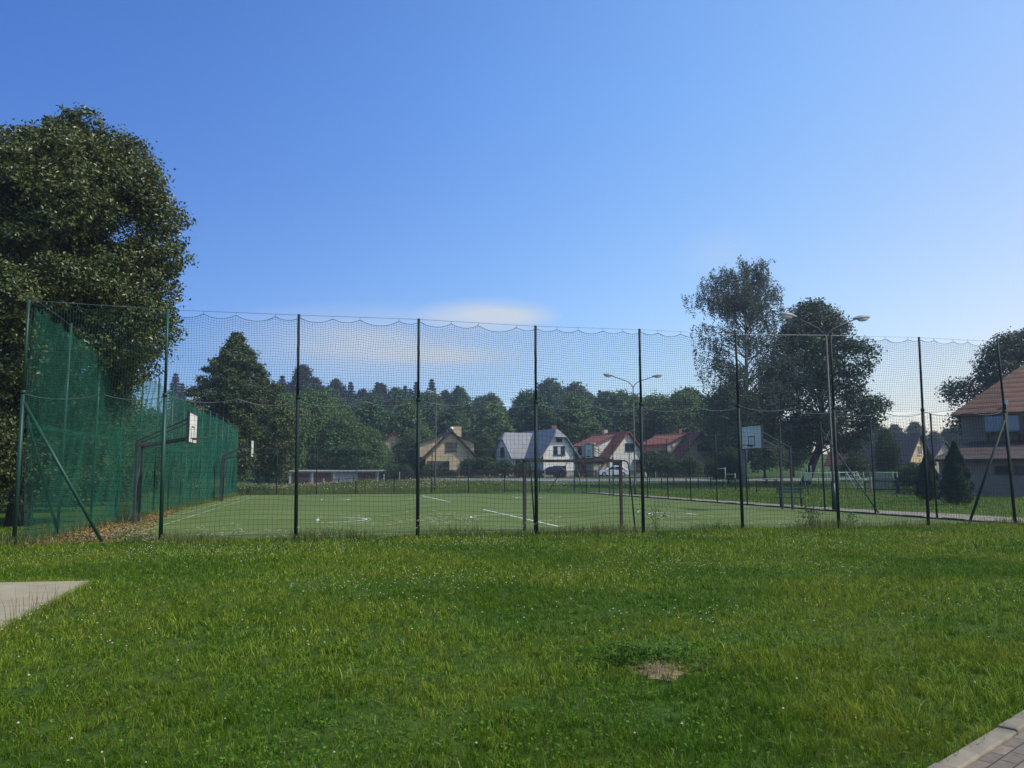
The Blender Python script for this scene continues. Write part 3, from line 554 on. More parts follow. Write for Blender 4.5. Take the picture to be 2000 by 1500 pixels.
# ------------------------------------------------------------------ lamp posts
def lamp_head(parent, p, d, name='lamp_head'):
    """cobra head at p pointing along unit vector d (xy), slightly tilted up"""
    dx, dy = d; b = MB(); prof = [(-0.12, 0.03), (0.0, 0.06), (0.15, 0.11), (0.4, 0.13), (0.62, 0.1), (0.75, 0.04)]
    b.tube([(p[0] + dx * t, p[1] + dy * t, p[2] + 0.12 * t + 0.04) for t, _ in prof], [r for _, r in prof], 10)
    h = b.build(name, M['lampgrey'], parent, smooth=True)
    b = MB(); prof = [(0.12, 0.03), (0.2, 0.095), (0.42, 0.115), (0.6, 0.08), (0.68, 0.02)]
    b.tube([(p[0] + dx * t, p[1] + dy * t, p[2] + 0.12 * t - 0.035) for t, _ in prof], [r for _, r in prof], 10); b.build('lamp_cover', M['lampglass'], h, smooth=True)
def lamp(px, d, hj, label, rot, mt, arms=2, base=None, reach=1.9):
    p = at(px, 925, d); z0 = float(hz(p[0], p[1]))
    r = thing('street_lamp', label, 'street lamp', (p[0], p[1], z0 - 0.03), rot, 'street lamps round the pitch' if arms == 2 else None)
    b = MB(); b.tube([(0, 0, -0.2), (0, 0, 1.3)], 0.1, 12); b.tube([(0, 0, 1.3), (0, 0, 1.4), (0, 0, hj)], [0.1, 0.062, 0.05], 12); b.build('pole', mt, r, smooth=True)
    if base: b = MB(); b.tube([(0, 0, 0), (0, 0, 1.25)], 0.108, 12); b.build('pole_base', base, r, smooth=True)
    if arms == 2:
        for s in (-1, 1):
            pts = [(0, 0, hj - 0.12), (s * 0.12, 0, hj + 0.12), (s * 0.38, 0, hj + 0.36), (s * 0.75, 0, hj + 0.52), (s * reach, 0, hj + 0.86)]
            b = MB(); b.tube(pts, 0.034, 8); a = b.build('arm', mt, r, smooth=True); lamp_head(a, pts[-1], (s, 0))
    else:
        pts = [(0, 0, hj - 0.05), (0.02, 0, hj + 0.1), (-0.25, 0, hj + 0.22)]
        b = MB(); b.tube(pts, 0.04, 8); a = b.build('arm', mt, r, smooth=True); lamp_head(a, pts[-1], (-1, 0))
lamp(1626, 35.6, 8.05, 'double-armed street lamp with a green base, the nearer one beside the paved path', R(10), M['lamppost'], base=M['post'], reach=1.55)
lamp(1239.5, 65, 9.0, 'double-armed street lamp standing before the white house with the red roof', R(8), M['lamppost'], reach=1.8)
lamp(850, 74, 9.1, 'rusty single street lamp post in front of the yellow house', R(15), M['rustpost'], arms=1)

# ------------------------------------------------------------------ trees
def leaf_cloud(C, N, size, aspect, r):
    """diamond leaves: centres C, normals N"""
    k = len(C); N = N / np.linalg.norm(N, axis=1)[:, None]
    A = np.cross(N, r.normal(size=(k, 3))); A /= np.linalg.norm(A, axis=1)[:, None]; B = np.cross(N, A)
    L = size[:, None] * 0.5; w = L * aspect
    fold = N * (size[:, None] * 0.12)
    return np.stack([C - A * L, C + B * w + fold, C + A * L, C - B * w + fold], 1).reshape(-1, 3), np.arange(4 * k).reshape(k, 4)
def lobe_leaves(lobes, n, size, r, aspect=0.62, twig=14, spread=0.28, up=0.35, inner=0.12, droop=0.0):
    lobes = np.asarray(lobes, float); w = (lobes[:, 3:6].mean(1)) ** 2; w /= w.sum()
    ntw = max(1, int(n / twig)); li = r.choice(len(lobes), ntw, p=w); D = r.normal(size=(ntw, 3)); D /= np.linalg.norm(D, axis=1)[:, None]
    D[:, 2] = np.where((D[:, 2] < -0.15) & (r.random(ntw) < 0.75), -D[:, 2], D[:, 2])
    rad = 1 - 0.4 * r.random(ntw) ** 1.6; ins = r.random(ntw) < inner; rad = np.where(ins, r.uniform(0.1, 0.7, ntw), rad)
    T = lobes[li, :3] + D * lobes[li, 3:6] * rad[:, None]
    ti = np.repeat(np.arange(ntw), twig); k = len(ti); rl = lobes[li][:, 3:6].mean(1)[ti]
    off = r.normal(size=(k, 3)) * (spread * rl)[:, None] * np.array([1, 1, 0.75])
    C = T[ti] + off; C[:, 2] -= droop * r.random(k)
    Nn = D[ti] * 0.55 + r.normal(size=(k, 3)) * 0.55 + np.array([0, 0, up])
    return leaf_cloud(C, Nn, size * r.uniform(0.65, 1.3, k), aspect, r)
def profile_lobes(r, n, z0, z1, prof, lr, fill=10, jit=0.15, sq=(1, 1), tip=1.0):
    out = []
    for i in range(n):
        t = (i + 0.5) / n; t = t ** 0.9; z = z0 + (z1 - z0) * t; a = i * 2.39996 + r.uniform(-0.4, 0.4); Rz_ = np.interp(t, prof[0], prof[1]); s = lr * r.uniform(0.7, 1.3) * np.interp(t, [0, 0.6, 1], [1, 0.5 + 0.5 * tip, tip])
        q = max(Rz_ - s * 0.75, 0) * r.uniform(1 - jit * 1.5, 1 + jit)
        out.append((q * math.cos(a) * sq[0], q * math.sin(a) * sq[1], z, s, s, s * 0.85))
    for i in range(fill):
        t = r.uniform(0.1, 0.85); z = z0 + (z1 - z0) * t; Rz_ = np.interp(t, prof[0], prof[1]); a = r.uniform(0, 6.28); q = Rz_ * r.uniform(0, 0.4)
        out.append((q * math.cos(a) * sq[0], q * math.sin(a) * sq[1], z, lr * 1.2, lr * 1.2, lr * 1.2))
    return np.array(out)
def trunk_mesh(mb, h, r0, lobes, nl, r, lean=(0, 0), z_split=0.25, rl=0.3):
    pts = []; rr = []
    for i in range(9):
        t = i / 8; pts.append((lean[0] * t + 0.08 * math.sin(t * 5), lean[1] * t + 0.06 * math.sin(t * 7 + 1), h * t - 0.2 * (i == 0))); rr.append(r0 * (1.25 if i == 0 else 1) * (1 - 0.88 * t))
    mb.tube(pts, rr, 10)
    for j in range(nl):
        L = lobes[r.integers(len(lobes))]; zb = max(h * z_split, min(L[2] - 1.2, h * 0.85)) * r.uniform(0.65, 0.95); t = zb / h
        p0 = np.array((lean[0] * t, lean[1] * t, zb)); p2 = L[:3] + r.normal(size=3) * 0.2; mid = (p0 + p2) / 2 + np.array((0, 0, 0.12 * np.linalg.norm(p2 - p0)))
        a = r0 * (1 - 0.8 * t) * rl * r.uniform(0.7, 1.2); mb.tube([p0, (p0 * 2 + mid) / 3 + (0, 0, .1), mid, (mid + p2) / 2, p2], [a, a * 0.85, a * 0.6, a * 0.4, a * 0.15], 6)
def tree(name, label, p, crown, trunk, cat='tree', group=None, mats=None, rz=0.0):
    rt = thing(name, label, cat, p, rz, group)
    trunk.build('trunk', mats[0], rt, smooth=True); np_mesh('crown', crown[0], crown[1], mats[1], rt)
    return rt
def gz(p): return float(hz(p[0], p[1])) - 0.03

# big linden behind the left fence
r = np.random.default_rng(101)
tp = at(40, 925, 26.5)
prof = ([0, 0.15, 0.42, 0.65, 0.8, 0.92, 1.0], [3.3, 4.3, 4.35, 3.9, 3.3, 2.4, 1.1])
lob = profile_lobes(r, 110, 5.3, 13.3, prof, 0.95, fill=60, jit=0.1)
lob[:, 0] += np.interp(lob[:, 2], [4, 9, 13.5], [0.2, 0.45, 1.5])
low = profile_lobes(r, 26, 1.2, 5.0, ([0, 1], [3.4, 4.2]), 1.1, fill=6, jit=0.2); low = low[low[:, 0] < 1.4]
extra = np.array([(4.3, 0.2, 7.0, .8, .8, .7), (4.8, 0.0, 9.1, .65, .65, .55), (4.3, 0.3, 8.7, .7, .7, .6), (4.1, -0.4, 6.1, .7, .7, .6), (3.5, -0.4, 5.4, .8, .8, .7), (3.0, 0.4, 5.0, .7, .7, .6), (2.0, -0.5, 5.3, 1.1, 1.1, 1.0), (1.1, 0, 4.4, 1.1, 1.1, 1.0), (2.5, 0.5, 4.7, .8, .8, .7), (1.9, -1.0, 13.6, .7, .7, .7), (1.0, -.5, 13.5, .7, .7, .7), (2.6, 0, 13.1, .6, .6, .6)])
lob = np.concatenate([lob, extra, low])
tm = MB(); trunk_mesh(tm, 11.5, 0.36, lob, 40, r, z_split=0.18)
tree('linden_tree', 'huge dark broad-crowned tree towering over the left net fence', (tp[0], tp[1], 0), lobe_leaves(lob, 300000, 0.128, r, twig=24, spread=0.16, up=0.25, inner=0.1), tm, mats=(M['bark'], M['linden']))

# pyramid-shaped tree right of the far left corner
r = np.random.default_rng(102)
tp = at(452, 925, 72)
lob = profile_lobes(r, 130, 1.6, 14.6, ([0, 0.12, 0.3, 0.5, 0.7, 0.85, 1], [5.0, 6.3, 6.2, 4.7, 2.8, 1.6, 0.25]), 1.05, fill=20, jit=0.2, tip=0.45)
tm = MB(); trunk_mesh(tm, 13, 0.4, lob, 26, r)
tree('conical_tree', 'tall cone-shaped leafy tree beyond the far left corner of the pitch', (tp[0], tp[1], 0), lobe_leaves(lob, 78000, 0.25, r, twig=12, spread=0.22), tm, mats=(M['bark'], M['pyramid']))

# birch: upswept limbs with hanging strands
r = np.random.default_rng(103)
tp = at(1450, 925, 80); zb = gz(tp)
tm = MB(); H = 24.6; lean = (1.2, 0.3)
def axis(t): return np.array((lean[0] * t + 0.25 * math.sin(t * 4), lean[1] * t, H * t))
tm.tube([axis(0.93 * i / 10) - (0, 0, 0.2 * (i == 0)) for i in range(11)], [0.34 * (1.2 if i == 0 else 1) * (1 - 0.93 * i / 10) for i in range(11)], 10)
Cs, Ns = [], []
for j in range(104):
    t0 = r.uniform(0.2, 0.93); a = j * 2.39996 + r.uniform(-.5, .5); reach = np.interp(t0, [0.2, 0.35, 0.55, 0.7, 0.82, 0.93], [5.0, 6.2, 6.4, 5.6, 4.0, 1.8]) * r.uniform(0.55, 1.1)
    if math.cos(a) < -0.2: reach *= 0.97
    p0 = axis(t0); d = np.array((math.cos(a), math.sin(a) * 0.9, 0)); rise = reach * r.uniform(0.35, 0.75)
    L = [p0 + d * reach * s + np.array((0, 0, rise * (1.9 * s - 0.95 * s * s))) for s in (0, .25, .5, .75, 1)]
    ra = 0.1 * (1 - t0) + 0.03; tm.tube(L, [ra, ra * .75, ra * .55, ra * .35, ra * .12], 6)
    for q in range(int(5 + 4.2 * reach)):
        s = r.uniform(0.3, 1.03); b0 = np.array([np.interp(s, (0, .25, .5, .75, 1), [x[i] for x in L]) for i in range(3)]) + r.normal(size=3) * 0.3
        ln = r.uniform(0.6, 2.2); k = int(18 * ln); f = r.random(k)
        sw = r.normal(size=2) * 0.18
        Cs.append(np.stack([b0[0] + sw[0] * f * ln + r.normal(size=k) * 0.09 + 0.12 * d[0] * np.sin(f * 3), b0[1] + sw[1] * f * ln + r.normal(size=k) * 0.09, b0[2] - f * ln + 0.15], -1))
        Ns.append(r.normal(size=(k, 3)) * np.array([1, 1, 0.4]))
C = np.concatenate(Cs); N = np.concatenate(Ns)
tree('birch_tree', 'tall airy birch with hanging twigs beyond the right side of the pitch', (tp[0], tp[1], zb), leaf_cloud(C, N, 0.17 * r.uniform(0.7, 1.3, len(C)), 0.6, r), tm, mats=(M['birchbark'], M['birch']))

# rounded tree right of the birch
r = np.random.default_rng(104)
tp = at(1606, 925, 84); zb = gz(tp)
lob = profile_lobes(r, 100, 3.6, 19.0, ([0, 0.12, 0.3, 0.5, 0.7, 0.88, 1], [4.4, 5.9, 6.1, 5.3, 4.8, 3.5, 1.4]), 1.3, fill=5, jit=0.3)
lob[:, 0] += np.interp(lob[:, 2], [3, 10, 19], [0.9, 0.2, -0.3])
tm = MB(); trunk_mesh(tm, 16, 0.5, lob, 34, r, lean=(0.3, 0), z_split=0.2)
for c in [tm]: c.v = [(x - 2.0 * max(0, 1 - z / 5.0), y, z) for x, y, z in c.v]
tree('maple_tree', 'dense round-crowned dark tree beside the birch behind the near double lamp', (tp[0], tp[1], zb), lobe_leaves(lob, 56000, 0.29, r, twig=10, spread=0.24, inner=0.06), tm, mats=(M['bark'], M['chestnut']))

# tree behind the big building at the right edge
r = np.random.default_rng(105)
tp = at(2012, 925, 84); zb = gz(tp)
lob = profile_lobes(r, 70, 4, 15.6, ([0, 0.2, 0.45, 0.7, 0.9, 1], [4, 6.4, 7.0, 5.6, 3.2, 1.4]), 1.35, fill=6, jit=0.28)
tm = MB(); trunk_mesh(tm, 13.5, 0.45, lob, 34, r)
tree('broad_tree', 'broad open-crowned tree rising behind the big building at the right edge', (tp[0], tp[1], zb), lobe_leaves(lob, 42000, 0.3, r, twig=11, spread=0.26, inner=0.04), tm, mats=(M['bark'], M['chestnut']))

# ---- prototypes for woods and hedgerows (crown at origin, unit metres)
def broad_proto(seed, h, rad, n, size, m, lr=1.5, nl=60, base=0.12):
    r = np.random.default_rng(seed)
    lob = profile_lobes(r, nl, h * base + lr * 0.5, h - lr * 0.5, ([0, 0.2, 0.45, 0.7, 0.88, 1], [rad * .7, rad * .95, rad, rad * .85, rad * .6, rad * .25]), lr, fill=10, jit=0.2)
    tm = MB(); trunk_mesh(tm, h * 0.85, rad * 0.07, lob, 14, r)
    return tm, lobe_leaves(lob, n, size, r, twig=9, spread=0.3), m
def conifer_proto(seed, h, rad, n, m):
    r = np.random.default_rng(seed); k = n; t = r.random(k) ** 0.8; z = h * (0.12 + 0.88 * t)
    tier = np.floor(z / 0.75); a = r.uniform(0, 6.28, k); nb = 7; a = (np.floor(a / 6.28 * nb) + 0.25 * r.normal(size=k) + (tier * 0.37) % 1) * 6.28 / nb
    rr = rad * (1 - t) ** 0.55 * (0.9 + 0.14 * np.sin(tier * 2.3)) * r.random(k) ** 0.6 + 0.05
    C = np.stack([rr * np.cos(a), rr * np.sin(a), (tier * 0.75 + 0.5) - 0.25 * rr + 0.14 * r.normal(size=k)], -1); C[:, 2] = np.clip(C[:, 2], 0.8, h)
    N = np.stack([np.cos(a) * .4, np.sin(a) * .4, 0.8 + 0 * a], -1) + r.normal(size=(k, 3)) * 0.5
    tm = MB(); tm.tube([(0, 0, -0.3), (0, 0, h * 0.5), (0, 0, h * 0.99)], [h * 0.016, h * 0.01, 0.03], 7)
    return tm, leaf_cloud(C, N, 0.46 * r.uniform(0.6, 1.3, k), 0.42, r), m
PROTO = {}
def place(kind, name, label, x, y, s=1.0, sz=None, rz=0.0, group=None, cat='tree', z=None):
    spec = PROTO[kind]
    if isinstance(spec, tuple):
        tm, cr, m = spec; t = empty(name); tm.build('trunk', M['bark'], t, smooth=True); np_mesh('crown', cr[0], cr[1], M[m], t); PROTO[kind] = t; t['used'] = 1
    else: t = copy_tree(spec); t.name = name
    if 'group' in t: del t['group']
    tag(t, label, cat, group)
    t.location = (x, y, float(hz(x, y)) - 0.1 if z is None else z); t.rotation_euler = (0, 0, rz); t.scale = (s, s, sz or s)
    return t
PROTO['oak'] = broad_proto(1, 15, 5.2, 9000, 0.6, 'wood'); PROTO['ash'] = broad_proto(2, 17, 4.6, 9000, 0.6, 'wood'); PROTO['alder'] = broad_proto(3, 13, 4.2, 8000, 0.5, 'lightwood', lr=1.3)
PROTO['willow'] = broad_proto(4, 13.5, 5.6, 26000, 0.34, 'willow', lr=1.7, nl=70, base=0.05); PROTO['willow2'] = broad_proto(5, 11.5, 5.0, 22000, 0.34, 'willow', lr=1.4, nl=80, base=0.05)
PROTO['spruce'] = conifer_proto(6, 18, 3.3, 6500, 'needle'); PROTO['pine'] = broad_proto(7, 17, 3.4, 6000, 0.55, 'needle', lr=1.1, nl=36, base=0.4)
PROTO['bush'] = broad_proto(8, 2.6, 1.7, 5200, 0.17, 'bush', lr=0.6, nl=34, base=0.02); PROTO['shrub'] = broad_proto(9, 1.7, 1.5, 4200, 0.15, 'bush', lr=0.5, nl=30, base=0.02)
PROTO['hedgetree'] = broad_proto(10, 8, 3.4, 24000, 0.2, 'bush', lr=1.1, nl=70, base=0.03)

r = np.random.default_rng(200)
WOODB = 'dark green broadleaf tree in the wood covering the hill behind the houses'
WOODL = 'light green broadleaf tree at the foot of the wooded hill behind the houses'
WOODC = 'dark conifer poking up from the ridge of the wooded hill'
def zone(q, d):
    w = next(t for lim, t in ((560, 'beside the cone-shaped tree'), (670, 'above the left half of the garage row'), (780, 'above the right half of the garage row'), (870, 'above the left side of the yellow house'), (965, 'above the chimney side of the yellow house'), (1060, 'above the grey-roofed white house'), (1150, 'above the gap beside the red-roofed house'), (1265, 'above the red-roofed white house'), (1370, 'above the cream house'), (9999, 'behind the tall birch')) if q < lim)
    return ('foot' if d < 160 else 'lower slope' if d < 185 else 'middle slope' if d < 210 else 'upper slope' if d < 238 else 'ridge'), w
n = 0
for d, px0, px1, step, kinds in ((150, 520, 1480, 74, ('alder', 'ash')), (172, 470, 1500, 62, ('ash', 'oak', 'alder')), (196, 450, 1500, 52, ('oak', 'ash', 'alder')), (222, 440, 1500, 46, ('oak', 'ash', 'oak')), (250, 430, 1520, 42, ('ash', 'oak')), (274, 430, 1520, 38, ('oak', 'ash'))):
    px = px0
    while px < px1:
        q = px + r.uniform(-0.35, 0.35) * step; dd = d + r.uniform(-10, 10); x = (q - 1000) * dd / 1518; k = kinds[n % len(kinds)]; n += 1; px += step
        gap = 965 < q < 1012
        s = r.uniform(0.75, 1.08) * (0.72 if gap else 1)
        if gap and d > 180: continue
        zs, zw = zone(q, d); place(k, 'broadleaf_tree', f"{ {'alder': 'light leafy', 'oak': 'dark spreading', 'ash': 'dark upright'}[k]} tree on the {zs}, {zw}", x, dd, s, s * r.uniform(0.85, 1.1), r.uniform(0, 6.3), f"{ {'alder': 'light leafy', 'oak': 'dark spreading', 'ash': 'dark upright'}[k]} trees on the {zs} {zw}")
for q, s in ((338, 1.1), (352, .95), (535, 1.05), (548, 1.18), (563, 1.1), (588, 1.3), (612, 1.12), (628, 1.0), (655, 1.05), (662, .9), (683, 1.0), (706, .95), (735, 1.05), (742, .98), (790, 1.0), (800, .92), (812, 1.0), (842, 1.02), (868, .9), (893, .98), (1005, .8), (1172, .88), (1222, .8), (1152, .8)):
    dd = r.uniform(262, 285); ck = 'spruce' if r.random() < 0.6 else 'pine'; place(ck, 'conifer_tree', f"dark {'pointed' if ck == 'spruce' else 'round-topped'} conifer on the ridge, {zone(q, dd)[1]}", (q - 1000) * dd / 1518, dd, s * 1.2, s * 1.2, r.uniform(0, 6), f"{ck} conifers on the ridge {zone(q, dd)[1]}")
for q, dd, s, lab in ((1075, 255, 1.35, 'largest dark tree crowning the wooded hill above the white and grey-roofed house'), (1125, 258, 1.25, 'big dark tree crowning the wooded hill just left of the far double lamp')):
    place('oak', 'broadleaf_tree', lab, (q - 1000) * dd / 1518, dd, s, s, 1.0)
# low distant wood at the right
for i in range(20):
    q = 1690 + i * 26 + r.uniform(-8, 8); dd = r.uniform(190, 235); s = r.uniform(0.5, 0.68)
    place('oak' if i % 2 else 'ash', 'broadleaf_tree', f"hazy {'spreading' if i % 2 else 'slender'} tree in the distant low wood {('above the play panel', 'above the dark-roofed cream house', 'above the low grey roof', 'behind the big building')[min(3, i // 4)]}", (q - 1000) * dd / 1518, dd, s, s, r.uniform(0, 6), f"distant {('slender', 'spreading')[i % 2]} trees of the low wood {('right of the maple', 'above the cream house', 'above the grey roof', 'behind the building')[min(3, i // 4)]}")
# willows behind the garages
for i, (q, dd, k, s, lab) in enumerate(((545, 118, 'willow', 1.0, 'grey-green willow rising behind the left end of the garage row'), (608, 124, 'willow', 1.08, 'tall grey-green willow behind the middle of the garage row'), (668, 120, 'willow2', 0.95, 'rounded grey-green willow behind the right half of the garage row'), (712, 117, 'willow2', 0.72, 'small round bushy willow at the right end of the garage row'), (822, 143, 'willow2', 0.8, 'leafy willow between the small tower and the yellow house'), (505, 122, 'willow', 0.9, 'willow partly hidden behind the cone-shaped tree'), (640, 145, 'willow', 1.15, 'willow crown showing above the other willows behind the garages'))):
    place(k, 'willow_tree', lab, (q - 1000) * dd / 1518, dd, s, s, i * 1.3, 'willows behind the garages')
# trees round the houses
for i, (q, dd, k, s, lab) in enumerate(((1335, 146, 'willow', 1.12, 'big grey-green tree behind the house with the weathered red roof'), (1285, 150, 'willow', 1.1, 'grey-green tree behind the red-roofed white house'), (1432, 124, 'oak', 0.95, 'dark tree shading the red-roofed cream house'), (1296, 119, 'hedgetree', 0.5, 'dark leafy garden tree hiding the wall of the cream house'), (1345, 117, 'hedgetree', 0.36, 'low leafy garden tree before the cream house'), (1426, 100, 'hedgetree', 0.5, 'bushy tree in front of the cream wall by the birch'), (946, 128, 'hedgetree', 0.85, 'leafy garden tree between the yellow house and the white house'), (1160, 142, 'alder', 0.75, 'light green tree behind the gap between the two white houses'), (1110, 150, 'alder', 0.95, 'light green tree behind the white house chimney'), (1490, 104, 'oak', 0.5, 'dark tree standing behind the birch trunk'), (1545, 112, 'oak', 0.55, 'dark tree behind the trunk of the round-crowned tree'), (1775, 84, 'hedgetree', 0.3, 'leafy garden tree before the cream gable with dark roof'))):
    place(k, 'garden_tree', lab, (q - 1000) * dd / 1518, dd, s, s, i * 1.1)
place('hedgetree', 'garden_tree', 'dark bushy tree between the red-roofed and the dark-roofed house', (1728 - 1000) * 92 / 1518, 92, 0.45, 0.78, 2.0)
place('hedgetree', 'garden_tree', 'leafy tree hiding the lower left of the small orange-roofed house', (746 - 1000) * 121 / 1518, 121, 0.66, 0.72, 0.6)
place('hedgetree', 'garden_tree', 'leafy tree hiding the right side of the small orange-roofed house', (798 - 1000) * 126 / 1518, 126, 0.85, 0.92, 3.6)
# growth beyond the left fence
for i, (u, v, k, s, lab) in enumerate(((-6.5, 20, 'hedgetree', 0.85, 'leafy tree right behind the left net, nearest of its row'), (-6.0, 27, 'hedgetree', 0.8, 'second leafy tree behind the left net past the near hoop'), (-6.5, 34, 'hedgetree', 0.92, 'third leafy tree behind the middle of the left net'), (-5.5, 41, 'hedgetree', 0.8, 'leafy tree behind the far part of the left net'), (-5, 48, 'hedgetree', 0.75, 'leafy tree behind the far end of the left net'), (-10, 12, 'hedgetree', 0.62, 'low dark tree under the huge crown at the left'), (-12.5, 18, 'hedgetree', 0.9, 'dark bushy tree deep behind the left net'), (-14, 30, 'oak', 0.62, 'taller dark tree deep behind the left net'), (-13, 42, 'oak', 0.66, 'taller dark tree behind the far left net'))):
    p = W(u, v); place(k, 'roadside_tree', lab, p[0], p[1], s, s, i * 0.9, 'trees behind the left net fence', z=-0.1)

# garden bushes and weeds by name
for i, (q, d, k, s, lab) in enumerate(((790, 112, 'bush', .85, 'wide green bush left of the yellow house'), (840, 112.5, 'shrub', 1.15, 'flowering green bush before the dark opening of the yellow house'), (868, 114, 'bush', .6, 'round bush against the yellow house wall'), (885, 113, 'shrub', .6, 'low bush under the yellow wall strip'), (918, 114, 'bush', 1.05, 'big spreading bush at the right corner of the yellow house'), (950, 113, 'bush', 1.15, 'leafy bush between the yellow and white houses'), (985, 113, 'bush', .95, 'leafy bush before the shaded wall of the white house'), (1020, 113.5, 'shrub', 1.25, 'leafy bush left of the white gable'), (1310, 112, 'bush', 1.05, 'dark bush left of the cream house'), (1345, 112, 'bush', 1.1, 'dark bush before the cream house'), (1275, 113, 'bush', 1.4, 'tall dark bush right of the red-roofed white house'), (1418, 88, 'bush', 1.2, 'leafy bush left of the birch trunk'), (770, 113, 'shrub', 1.3, 'green bush at the right end of the garages'), (1785, 76, 'bush', 0.95, 'light green bush before the dark-roofed house'), (1670, 96, 'bush', 1.2, 'dark bush before the red-roofed house on the right'), (1760, 82, 'shrub', 1.2, 'low bush behind the play panel'))):
    place(k, 'garden_bush', lab, (q - 1000) * d / 1518, d, s, s, i * 1.7, 'garden bushes', 'bush')

def thuja(px, d, h, rad, label, seed):
    r = np.random.default_rng(seed); k = 15000; t = r.random(k) ** 0.75; a = r.uniform(0, 6.28, k); lump = 1 + 0.14 * np.sin(a * 5 + t * 9) + 0.1 * np.sin(t * 30 + 2 * a)
    rr = rad * np.interp(t, [0, .15, .5, .8, 1], [.85, 1, .78, .4, .04]) * lump * (1 - 0.4 * r.random(k) ** 2)
    C = np.stack([rr * np.cos(a), rr * np.sin(a), h * t + 0.08], -1); N = np.stack([np.cos(a), np.sin(a), 0.3 + 0 * a], -1) + r.normal(size=(k, 3)) * 0.5
    tm = MB(); tm.tube([(0, 0, -0.1), (0, 0, h * 0.9)], [0.09, 0.02], 7); p = at(px, 925, d)
    tree('thuja_tree', label, (p[0], p[1], gz(p)), leaf_cloud(C, N, 0.13 * r.uniform(.6, 1.3, k), 0.4, r), tm, mats=(M['bark'], M['thuja']))
thuja(1866, 43, 3.35, 0.78, 'dense cone-shaped evergreen before the big building, the nearer of two', 301)
thuja(1812, 49, 3.0, 0.68, 'dense cone-shaped evergreen left of its taller neighbour by the fence', 302)

# ------------------------------------------------------------------ houses
M['cream'] = mat('cream_render', (0.6, 0.47, 0.27), (0.48, 0.37, 0.21), scale=0.9, rough=0.9, detail=8)
M['white'] = mat('white_render', (0.76, 0.74, 0.66), (0.63, 0.61, 0.54), scale=0.8, rough=0.9, detail=8)
M['greywall'] = mat('grey_render', (0.24, 0.205, 0.155), (0.17, 0.148, 0.115), scale=0.8, rough=0.92, detail=9)
M['palewall'] = mat('pale_render', (0.48, 0.42, 0.31), (0.38, 0.33, 0.245), scale=0.8, rough=0.92, detail=9)
M['brownroof'] = tile_mat('brown_roof', (0.085, 0.055, 0.042), (0.045, 0.03, 0.024))
M['redroof'] = tile_mat('red_roof', (0.32, 0.105, 0.05), (0.2, 0.065, 0.035))
M['orangeroof'] = tile_mat('orange_roof', (0.27, 0.125, 0.055), (0.15, 0.075, 0.038), course=0.42, con=0.7)
M['metalroof'] = mat('zinc_roof', (0.22, 0.23, 0.235), (0.15, 0.157, 0.165), scale=0.7, rough=0.6, metal=0.0, detail=8, stretch=(6, 1, 1))
M['slateroof'] = tile_mat('slate_roof', (0.13, 0.13, 0.13), (0.09, 0.09, 0.092))
M['darkroof'] = tile_mat('dark_roof', (0.055, 0.055, 0.062), (0.03, 0.03, 0.036))
M['pane'] = glass_mat('window_glass'); M['whiteframe'] = mat('white_frame', (0.7, 0.7, 0.68), scale=4, rough=0.5); M['darkframe'] = mat('dark_frame', (0.05, 0.035, 0.025), scale=4, rough=0.6)
M['brickred'] = mat('chimney_brick', (0.26, 0.11, 0.07), (0.16, 0.075, 0.05), scale=6, rough=0.9); M['shade_sheet'] = mat('painted_shade', (0.03, 0.024, 0.02), scale=4, rough=0.9)  # second one: near-black tone for the shade painted behind the balcony
M['curtain'] = mat('light_curtain', (0.5, 0.55, 0.62), scale=6, rough=0.8)

def window(parent, c, w, h, side, frame='whiteframe', mull=1, curtain=False):
    """side: 'f' front (-y), 'l' (-x), 'r' (+x); c = (along, z) centre and wall plane coordinate"""
    a, z, pl = c
    def T(p, q, s): return {'f': (a + p, pl - s, z + q), 'l': (pl - s, a + p, z + q), 'r': (pl + s, a + p, z + q)}[side]
    def bx(b, p0, q0, s0, p1, q1, s1):
        A, B = T(p0, q0, s0), T(p1, q1, s1); b.b2([min(x, y) for x, y in zip(A, B)], [max(x, y) for x, y in zip(A, B)])
    f = MB(); t = 0.07
    bx(f, -w / 2 - t, -h / 2 - t, -0.03, w / 2 + t, -h / 2, 0.06); bx(f, -w / 2 - t, h / 2, -0.03, w / 2 + t, h / 2 + t, 0.06)
    bx(f, -w / 2 - t, -h / 2, -0.03, -w / 2, h / 2, 0.06); bx(f, w / 2, -h / 2, -0.03, w / 2 + t, h / 2, 0.06)
    for k in range(mull): x = -w / 2 + w * (k + 1) / (mull + 1); bx(f, x - 0.03, -h / 2, 0.022, x + 0.03, h / 2, 0.055)
    fo = f.build('window', M[frame], parent)
    g = MB(); bx(g, -w / 2, -h / 2, -0.02, w / 2, h / 2, 0.02); g.build('pane', M['pane'], fo)
    if curtain: g = MB(); bx(g, -w * 0.18, -h / 2, 0.0205, w * 0.14, h / 2, 0.024); g.build('curtain', M['curtain'], fo)
    s = MB(); bx(s, -w / 2 - 0.12, -h / 2 - 0.13, 0.0, w / 2 + 0.12, -h / 2 - 0.072, 0.14); s.build('sill', M[frame], fo)
def gable_roof(mb, w, y0, y1, e, rg, ov=0.5, t=0.2, x0=0.0):
    """two slabs over a gable of half width w/2 about x0, ridge along y"""
    sl = (rg - e) / (w / 2); ex = w / 2 + ov; ez = rg - sl * ex
    for s in (-1, 1):
        q = [(x0 + s * ex, y0, ez), (x0 + s * ex, y1, ez), (x0, y1, rg), (x0, y0, rg)]
        if s > 0: q = q[::-1]
        q = q[::-1]; n = (Vector(q[1]) - Vector(q[0])).cross(Vector(q[2]) - Vector(q[0]))
        if n.z < 0: q = q[::-1]
        mb.slab(q, t)
